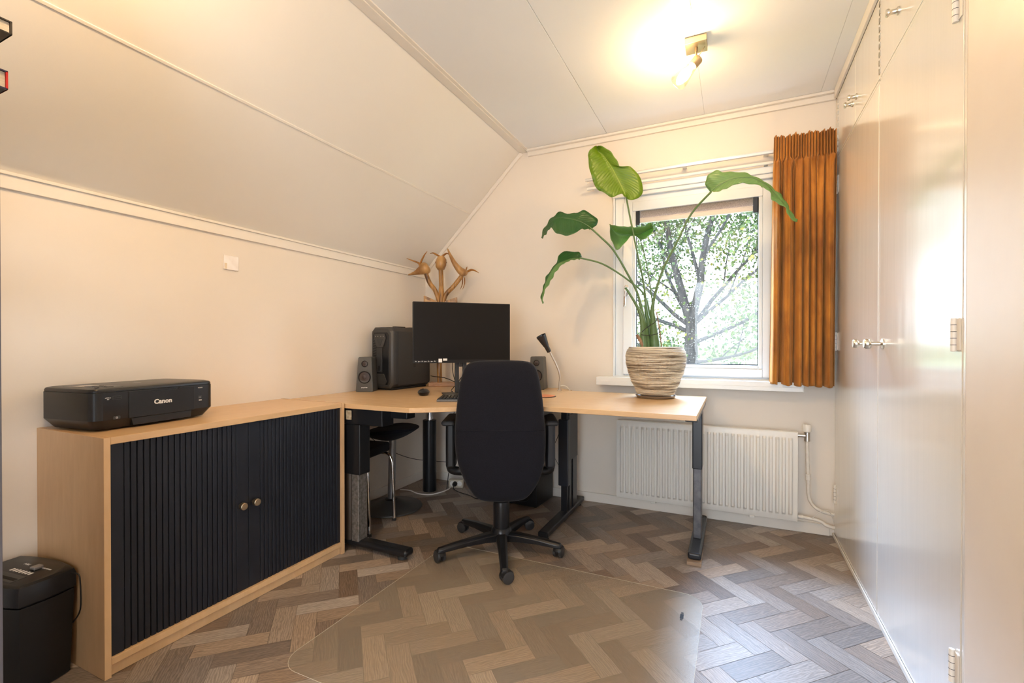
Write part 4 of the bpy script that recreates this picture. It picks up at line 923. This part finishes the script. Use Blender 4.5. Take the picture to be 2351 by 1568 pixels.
    for q in PLANT['sprout']:
        b = MB(); q = Vector(q)
        b.tube([q+Vector((0,0,-.035)),q+Vector((.002,0,-.002))],.0015,6)
        for s in (-1,1): b.tube([q,q+Vector((s*.010,0,.004)),q+Vector((s*.020,0,.0))],[.002,.009,.001],8,flat=.15)
        b.build('sprout', mat('sprout',(.14,.42,.03),.4), t, smooth=True)
    s = MB().lathe([(.085,0),(.104,.002),(.111,.010),(.113,.0155),(.109,.0155),(.1065,.009),(.100,.006),(.001,.006)],c=(-.41,2.83,DZ),seg=56,close=False)
    s.bm.faces.new([v for v in s.bm.verts][:56][::-1])
    tag(s.build('pot_saucer', mat('saucer_taupe',(.22,.17,.12),.4), smooth=True), 'brown saucer beneath the ribbed plant pot', 'saucer')
plant()
# ---------------------------------------------------------------- curtain, rails, blind
def curtain():
    m = mat('ochre_velvet',(.36,.14,.02),.75); BS(m).inputs['Sheen Weight'].default_value = .5; BS(m).inputs['Sheen Tint'].default_value = (1,.6,.25,1)
    n,r = noisy(m, coords(m,(1,1,.5)), 9, (.25,.075,.010),(.52,.20,.022),.32,.68,5,dist=.4); lk(m, r.outputs['Color'], BS(m).inputs['Base Color'])
    n2 = nd(m,'ShaderNodeTexNoise'); n2.inputs['Scale'].default_value = 300; bump(m, n2.outputs['Fac'], .3, .0006)
    t = thing('curtain', 'ochre velvet curtain with pinch pleats at the right of the window', 'curtain', (.36,3.06,0))
    X0,X1 = .205,.500; N = 260; rr = random.Random(9)
    ph = [rr.uniform(-.7,.7) for _ in range(40)]
    NP = 9; cen = [ (i+.5+rr.uniform(-.12,.12))/NP for i in range(NP) ]
    def prof(u, z):
        hdr = max(0,min(1,(z-2.105)/.02)); q = u*22
        hd = .010*math.sin(2*PI*q+.8*math.sin(u*13))+.004*math.sin(4*PI*q+ph[int(q)%40])
        fall = max(0,min(1,(2.10-z)/.35))
        w = u*7.2+.35*math.sin(u*8+1.3)+.05*math.sin(z*2.4+u*6)
        w2 = u*17+1.2*math.sin(u*5)+.08*math.sin(z*4)
        fd = (.012+.024*fall)*math.sin(2*PI*w)+(.011-.003*fall)*math.sin(2*PI*w2)+(.006)*math.sin(4*PI*w+1.1+2*math.sin(u*7))
        nk = math.exp(-((z-2.098)/.020)**2)
        y = hd*hdr + fd*(1-hdr); dx = (1-hdr)*.006*math.sin(2*PI*w+1.6)
        for k,c in enumerate(cen):
            d = u-c; g = math.exp(-(d/.030)**2)
            y += -nk*g*.024; dx += -nk*d*math.exp(-(d/.045)**2)*.11 + nk*g*.006*math.sin(ph[k]*9)
        return dx, y
    b = MB(); rows = []
    ZS = [2.252-i*(.16/22) for i in range(23)] + [2.092-(i+1)*((2.092-.856)/70) for i in range(70)]
    for z in ZS:
        f = (2.252-z)/1.396; x0 = X0-.014*f; row = []
        for i in range(N+1):
            u = i/N; dx,y = prof(u,z); topv = .006*math.sin(u*57)+.004*math.sin(u*23) if z > 2.245 else 0
            bot = .004*math.sin(u*40) if z < .86 else 0
            row.append((x0+(X1-x0)*u+dx-.36, y-.018, z+topv+bot-(.006*u)))
        rows.append(row)
    b.grid(rows); b.build('drape', m, t, smooth=True, solid=.002)
curtain()
def rail():
    t = thing('curtain_rail', 'slim grey aluminium curtain rail above the window', 'rail', (0,3.085,2.19))
    m_w = mat('aluminium',(.72,.72,.73),.35,.6)
    MB().box(-.905,.45,-.010,.010,-.011,.003).box(-.905,.45,-.010,-.006,.003,.007).build('track', m_w, t, .0015)
    b = MB()
    for x in (-.86,-.28,.17): b.box(x-.012,x+.012,-.004,YB-3.085,.003,.011)
    b.build('bracket', M_whitep, t, .001)
    MB().tube(smoothpath([(-.895,-.004,-.010),(-.897,-.004,-.022),(-.890,-.004,-.028),(-.884,-.004,-.022)],4),.002,6).build('glider', M_whitep, t, smooth=True)
    t = thing('curtain_rail', 'white rail resting along the top of the window casing', 'rail', (0,3.118,2.138))
    MB().box(-.905,.45,-.009,.009,-.008,.008).build('track', M_whitep, t, .003)
    b = MB()
    for x in (-.85,.17): b.box(x-.010,x+.010,.009,YB-3.118,-.004,.004)
    b.build('bracket', M_whitep, t)
rail()
def blind():
    y = YB+.004
    t = thing('pleated_blind', 'rolled-up pinkish pleated blind inside the top of the window', 'blind', (0,y,0))
    m = mat('blind_mesh',(.46,.35,.30),.8)
    n,r = noisy(m, coords(m,(1,1,1)), 420, (.50,.41,.37),(.95,.86,.80),.4,.6,1); lk(m, r.outputs['Color'], BS(m).inputs['Base Color'])
    tl = nd(m,'ShaderNodeBsdfTranslucent'); lk(m, r.outputs['Color'], tl.inputs[0]); ms = nd(m,'ShaderNodeMixShader'); ms.inputs[0].default_value = .4; lk(m, BS(m).outputs[0], ms.inputs[1]); lk(m, tl.outputs[0], ms.inputs[2]); lk(m, ms.outputs[0], m.node_tree.nodes['Material Output'].inputs[0])
    x0,x1 = GX0+.026,GX1-.030; b = MB(); rows = []; n_ = 16
    for i in range(n_+1): 
        z = 1.972-i*(.060/n_); rows.append([(x0,-.004 if i%2 else .008,z),(x1,-.004 if i%2 else .008,z)])
    b.grid(rows); b.build('pleats', m, t, solid=.001)
    MB().box(x0,x1,-.010,.010,1.882,1.911).box(x0,x1,-.012,.010,1.906,1.913).build('bottom_rail', mat('blind_rail',(.74,.66,.60),.35), t, .003)
    for a,c in ((GX0+.004,GX0+.0255),(GX1-.0295,GX1-.004)): MB().box(a,c,-.012,.010,1.868,1.974).build('bracket', mat('bracket_navy',(.03,.035,.05),.3), t, .002)
    MB().box(GX0+.004,GX1-.004,-.006,.010,1.972,1.977).build('head_rail', M_dark, t)
blind()
# ---------------------------------------------------------------- spot lamps on the ceiling
def spot(name, label, loc, rz, power, group=None):
    t = thing(name, label, 'ceiling light', loc, rz)
    MB().box(-.047,.047,-.047,.047,-.030,-.0005).build('mount', M_brass, t, .001)
    st = MB().tube([(0,.0,-.028),(0,.0,-.052)],.007,12).tube([(0,0,-.05),(.001,.0,-.095)],.009,12,flat=.5).build('arm', M_brass, t, smooth=True)
    A = Vector((.006,-.0,-.088)); B_ = Vector((-.092,-.03,-.205)); d = (B_-A).normalized(); q = d.to_track_quat('Z','Y').to_matrix().to_4x4(); Mx = Matrix.Translation(A) @ q
    hd = MB().lathe([(.006,-.010),(.020,-.008),(.022,-.004),(.022,.034),(.019,.036)],M=Mx,seg=28).build('socket', M_brass, t, smooth=True)
    MB().tube(smoothpath([Mx@Vector((0,.004,-.01)),Mx@Vector((0,.010,-.030)),Mx@Vector((.010,.012,-.055)),Mx@Vector((.022,.010,-.050)),Mx@Vector((.020,.004,-.01))],5),.0016,6).build('wire_loop', M_brass, hd, smooth=True)
    m_g = bpy.data.materials.new('clear_glass_shade'); m_g.use_nodes = True; nt = m_g.node_tree; nt.nodes.remove(BS(m_g))
    tr = nd(m_g,'ShaderNodeBsdfTransparent'); tr.inputs[0].default_value = (.95,.92,.86,1); gl = nd(m_g,'ShaderNodeBsdfGlossy'); gl.inputs['Roughness'].default_value = .08; lw = nd(m_g,'ShaderNodeLayerWeight'); lw.inputs[0].default_value = .35; mx = nd(m_g,'ShaderNodeMixShader')
    pw = nd(m_g,'ShaderNodeMath', operation='MULTIPLY'); pw.inputs[1].default_value = .45; lk(m_g, lw.outputs['Facing'], pw.inputs[0]); lk(m_g, pw.outputs[0], mx.inputs[0]); lk(m_g, tr.outputs[0], mx.inputs[1]); lk(m_g, gl.outputs[0], mx.inputs[2]); lk(m_g, mx.outputs[0], nt.nodes['Material Output'].inputs[0])
    g = MB().lathe([(.021,.030),(.024,.040),(.039,.130),(.0385,.133),(.0375,.130),(.0225,.041),(.0195,.031)],M=Mx,seg=36,close=False).build('glass_shade', m_g, t, smooth=True)
    m_e = bpy.data.materials.new('bulb_glow'); m_e.use_nodes = True; nt = m_e.node_tree; nt.nodes.remove(BS(m_e)); em = nd(m_e,'ShaderNodeEmission'); em.inputs[0].default_value = (1,.70,.39,1); em.inputs[1].default_value = power*38
    lk(m_e, em.outputs[0], nt.nodes['Material Output'].inputs[0])
    MB().lathe([(.010,.034),(.012,.050),(.020,.068),(.0215,.080),(.018,.092),(.009,.100),(.001,.102)],M=Mx,seg=24).build('bulb', m_e, t, smooth=True)
    return t
spot('ceiling_spotlight','brass ceiling spotlight with glass shade above the plant',(-.161,2.360,ZC),.0,12.5)
spot('ceiling_spotlight','brass ceiling spotlight with glass shade nearer the doorway',(-1.15,.45,ZC),.9,38)
# ---------------------------------------------------------------- wall plate
def plate():
    t = thing('wall_plate', 'square white blank wall plate on the left wall', 'wall plate', (XL,1.526,1.488))
    MB().box(.0,.008,-.038,.038,-.036,.036).build('cover', tex('plate_white',(.86,.80,.76),(.93,.90,.88),18,rough=.4), t, .003)
    MB().box(.0078,.0086,-.036,-.024,-.033,-.005).build('residue', tex('plaster_mark',(.75,.62,.45),(.85,.74,.58),60,rough=.8), t)
plate()
# ---------------------------------------------------------------- stools under the desk
def saddle_stool():
    t = thing('saddle_stool', 'grey pedestal stool with round base and black saddle seat under desk', 'stool', (-2.055,2.478,0))
    MB().lathe([(.200,0),(.203,.004),(.200,.010),(.150,.018),(.090,.034),(.052,.052),(.048,.054)],seg=56).build('base', mat('stool_base',(.055,.057,.058),.4), t, smooth=True)
    MB().lathe([(.040,.050),(.042,.058),(.034,.062)],seg=28).build('collar', M_black, t, smooth=True)
    MB().tube([(0,0,.052),(.006,0,.24),(.012,0,.45)],.024,24).build('column', M_silver, t, smooth=True)
    b = MB(); rows = []
    n = 28
    for j in range(9):
        q = j/8
        row = []
        for i in range(n):
            a = 2*PI*i/n; ca,sa = math.cos(a), math.sin(a); rx,ry = .185*q, .150*q
            x,y = rx*ca, ry*sa; z = .535+.035*(x/.185)**2*0+.018*(x/.19) - .02*q**3 + .02*(y/.15)**2
            row.append((x,y,z))
        rows.append(row)
    for j in range(8,-1,-1):
        q = j/8; row = []
        for i in range(n):
            a = 2*PI*i/n; x,y = .183*q*math.cos(a), .148*q*math.sin(a)
            row.append((x,y,.445+.065*q**1.8+.018*(x/.19)))
        rows.append(row)
    b.grid(rows,True); b.build('seat', M_fab, t, smooth=True, rot=(0,0,YAW))
saddle_stool()
def padded_stool():
    t = thing('padded_stool', 'low black padded stool with bent chrome legs under desk', 'stool', (-2.055,2.150,0), math.radians(8))
    MB().box(-.175,.150,-.16,.15,.420,.480).build('seat', M_fab, t, .018, 4)
    def leg(pts,nm='leg'): return MB().tube(smoothpath(pts,5),.0095,12).build(nm, M_chrome, t, smooth=True)
    zt = .410
    for x in (.155,-.155):
        for y in (.125,-.135):
            sx_ = 1 if x > 0 else -1
            l = leg([(x*.35,y,zt),(x*.85,y,zt),(x*1.08,y,zt-.03),(x*1.15,y,zt-.10),(x*1.22,y,.012)])
            MB().cyl((x*1.22,y,0.0),(x*1.22,y,.016),.012).build('foot_cap', M_rubber, l)
padded_stool()
# ---------------------------------------------------------------- paper shredder
def shredder():
    t = thing('paper_shredder', 'black paper shredder standing on the floor beside the sideboard', 'shredder', (-2.105,.690,0), math.radians(7))
    H_ = .345; w,d = .142,.085
    def pl(k, bow=.018):
        P=[]
        n = 8
        for i in range(n+1): 
            s = i/n*2-1; P.append(((w-k)*s, -(d-k)-bow*(1-s*s)+bow))
        for i in range(1,n): 
            s = i/n*2-1; P.append(((w-k)+bow*(1-s*s)*.6-bow*0, (d-k)*s))
        for i in range(n+1):
            s = 1-i/n*2; P.append(((w-k)*s, (d-k)+bow*(1-s*s)-bow*0))
        for i in range(1,n):
            s = 1-i/n*2; P.append((-(w-k), (d-k)*s))
        return P
    def loft(L,nm,m,par=t):
        b = MB(); vs = b.grid([[(x,y,z) for x,y in pl(k)] for k,z in L],True); b.bm.faces.new(vs[0][::-1]); b.bm.faces.new(vs[-1]); return b.build(nm,m,par,.002,smooth=True)
    loft([(.016,.0),(.012,.004),(.004,H_-.070)],'bin',M_black)
    lid = loft([(.006,H_-.069),(.0,H_-.062),(.0,H_-.020),(.004,H_-.006),(.012,H_)],'lid',M_black2)
    box('paper_slot',(-.115,.085,-.055,-.015,H_-.001,H_+.0015),M_dark,lid,.001)
    box('slot_gap',(-.110,.080,-.045,-.033,H_+.001,H_+.0022),mat('slot_black',(.002,.002,.002),.9),lid)
    MB().box(.030,.056,.018,.044,H_,H_+.010).build('switch', M_silver, lid, .003)
    b = MB()
    for i in range(7): b.box(-.030+i*.0155,-.021+i*.0155,-.004,.010,H_+.0002,H_+.0008)
    b.build('symbol_print', M_print, lid)
    text('label_print','P-50C',.011,M_print,lid,(-.025,.040,H_+.0005),(0,0,0)); text('label_print','AUTO OFF REV',.007,M_print,lid,(.075,.040,H_+.0005),(0,0,0))
    MB().tube(smoothpath([(w-.01,.070,H_-.02),(w+.030,.072,H_-.016),(w+.042,.072,H_-.04),(w+.042,.072,.215),(w+.006,.072,.165)],5),.0022,8).build('wire_handle', M_black, lid, smooth=True)
shredder()
# ---------------------------------------------------------------- bookcase edge with two books (far left)
def bookcase():
    t = thing('bookcase', 'dark bookcase side panel at the far left edge of the view', 'bookcase', (-1.60,.28,0))
    m = mat('dark_laminate',(.10,.095,.11),.45)
    x1 = -1.388+1.60; y1 = .4345-.28
    box('side_panel',(x1-.02,x1,-.15,y1+.0,0,2.1),m,t,.001); box('side_panel',(-.45,-.43,-.15,y1,0,2.1),m,t,.001)
    for z in (.05,.40,.75,1.10,1.40,1.609,1.730,2.08): box('shelf',(-.43,x1-.02,-.15,y1-.002,z,z+.018),m,t)
    def book(nm,label,z0,z1,y2,cv,sp_,cat='book',wx=.19):
        k = thing(nm,label,cat,(-1.412-wx/2,y2-.12,z0))
        h = z1-z0; w = wx/2
        MB().box(-w,w,-.12,.12,0,.0035).box(-w,w,-.12,.12,h-.0035,h).build('cover', cv, k, .0005)
        MB().box(-w,w,.1165,.1205,0,h).build('spine', sp_, k, .001)
        MB().box(-w+.004,w-.003,-.117,.1162,.0038,h-.0038).build('pages', M_paper, k)
    book('book','thick black book lying on the upper shelf, jutting out',1.7485,1.778,.462,mat('black_cover',(.02,.017,.015),.5),mat('black_spine',(.035,.028,.02),.5))
    book('book','red-spined book lying on the shelf below the black book',1.6275,1.668,.455,mat('navy_cover',(.02,.02,.07),.5),M_red)
bookcase()
# ---------------------------------------------------------------- socket and cables
def socket():
    t = thing('socket_block', 'cream double socket block on the floor in the desk corner', 'socket', (-1.900,3.040,0), math.radians(20))
    MB().box(-.055,.055,-.022,.022,0,.060).build('housing', mat('cream_plastic',(.62,.56,.45),.45), t, .006, 3)
    for x in (-.025,.028):
        MB().cyl((x,-.023,.032),(x,-.0215,.032),.019).build('outlet', M_whitep, t, smooth=True)
    k = thing('power_plug','black plug pushed into the cream socket block','plug',(-1.895,3.012,.032),math.radians(20))
    MB().tube([(0,.006,0),(0,-.018,0),(.0,-.030,0)],[.018,.017,.007],18).build('plug_body', M_black, k, smooth=True)
socket()
def cable(label, pts, r=.0028, m=None, nm='cable'):
    o = MB().tube(smoothpath(pts,6), r, 8).build(nm, m or M_black, smooth=True); return tag(o,label,'cable')
cable('black cable trailing from the plug in the desk corner across the floor', [(-1.88,2.975,.030),(-1.87,2.955,.012),(-1.80,2.93,.004),(-1.70,2.90,.004),(-1.62,2.86,.004),(-1.55,2.90,.004),(-1.42,2.98,.004)])
cable('white flat cable on the floor behind the pedestal stool', [(-2.24,2.80,.003),(-2.16,2.815,.003),(-2.06,2.78,.003),(-1.97,2.80,.003),(-1.93,2.88,.003),(-1.92,2.96,.003),(-1.93,3.013,.010)], .004, M_whitep)
cable('thin dark cable slung along the left wall under the desk', [(-2.255,2.46,.48),(-2.24,2.58,.38),(-2.20,2.70,.30),(-2.15,2.82,.24),(-2.10,2.95,.20),(-2.0,3.12,.16)], .0022)
cable('black cable hanging down from the desktop beside the corner column', [(-1.93,3.04,.748),(-1.90,3.02,.60),(-1.93,2.98,.40),(-1.89,2.97,.26),(-1.92,2.965,.12),(-1.93,2.955,.004)], .003)
cable('dark cable slanting behind the chair to the middle desk leg', [(-.985,2.85,.62),(-1.02,2.87,.50),(-1.07,2.90,.38),(-1.12,3.16,.22)], .002)
cable('black cable looping behind the monitor stand onto the desk', [(-1.565,2.60,.98),(-1.60,2.66,.90),(-1.66,2.66,.82),(-1.675,2.62,.782),(-1.64,2.58,.777)], .0028)
cable('black cable running from the computer case past the carved post', [(-2.03,2.895,.85),(-1.98,2.86,.848),(-1.88,2.85,.842),(-1.78,2.84,.812),(-1.72,2.80,.777)], .003)
cable('short black cable rising behind the monitor from the desk', [(-1.72,2.78,.777),(-1.76,2.80,.83),(-1.80,2.83,.90),(-1.82,2.86,.98)], .0026)
# wooden pad under the right desk foot
tag(MB().box(-.205,-.138,2.445,2.62,.0005,.0165).build('wooden_shim', mat('shim_wood',(.28,.20,.14),.7), bevel=.001), 'small brown board under the front of the right desk foot', 'board')
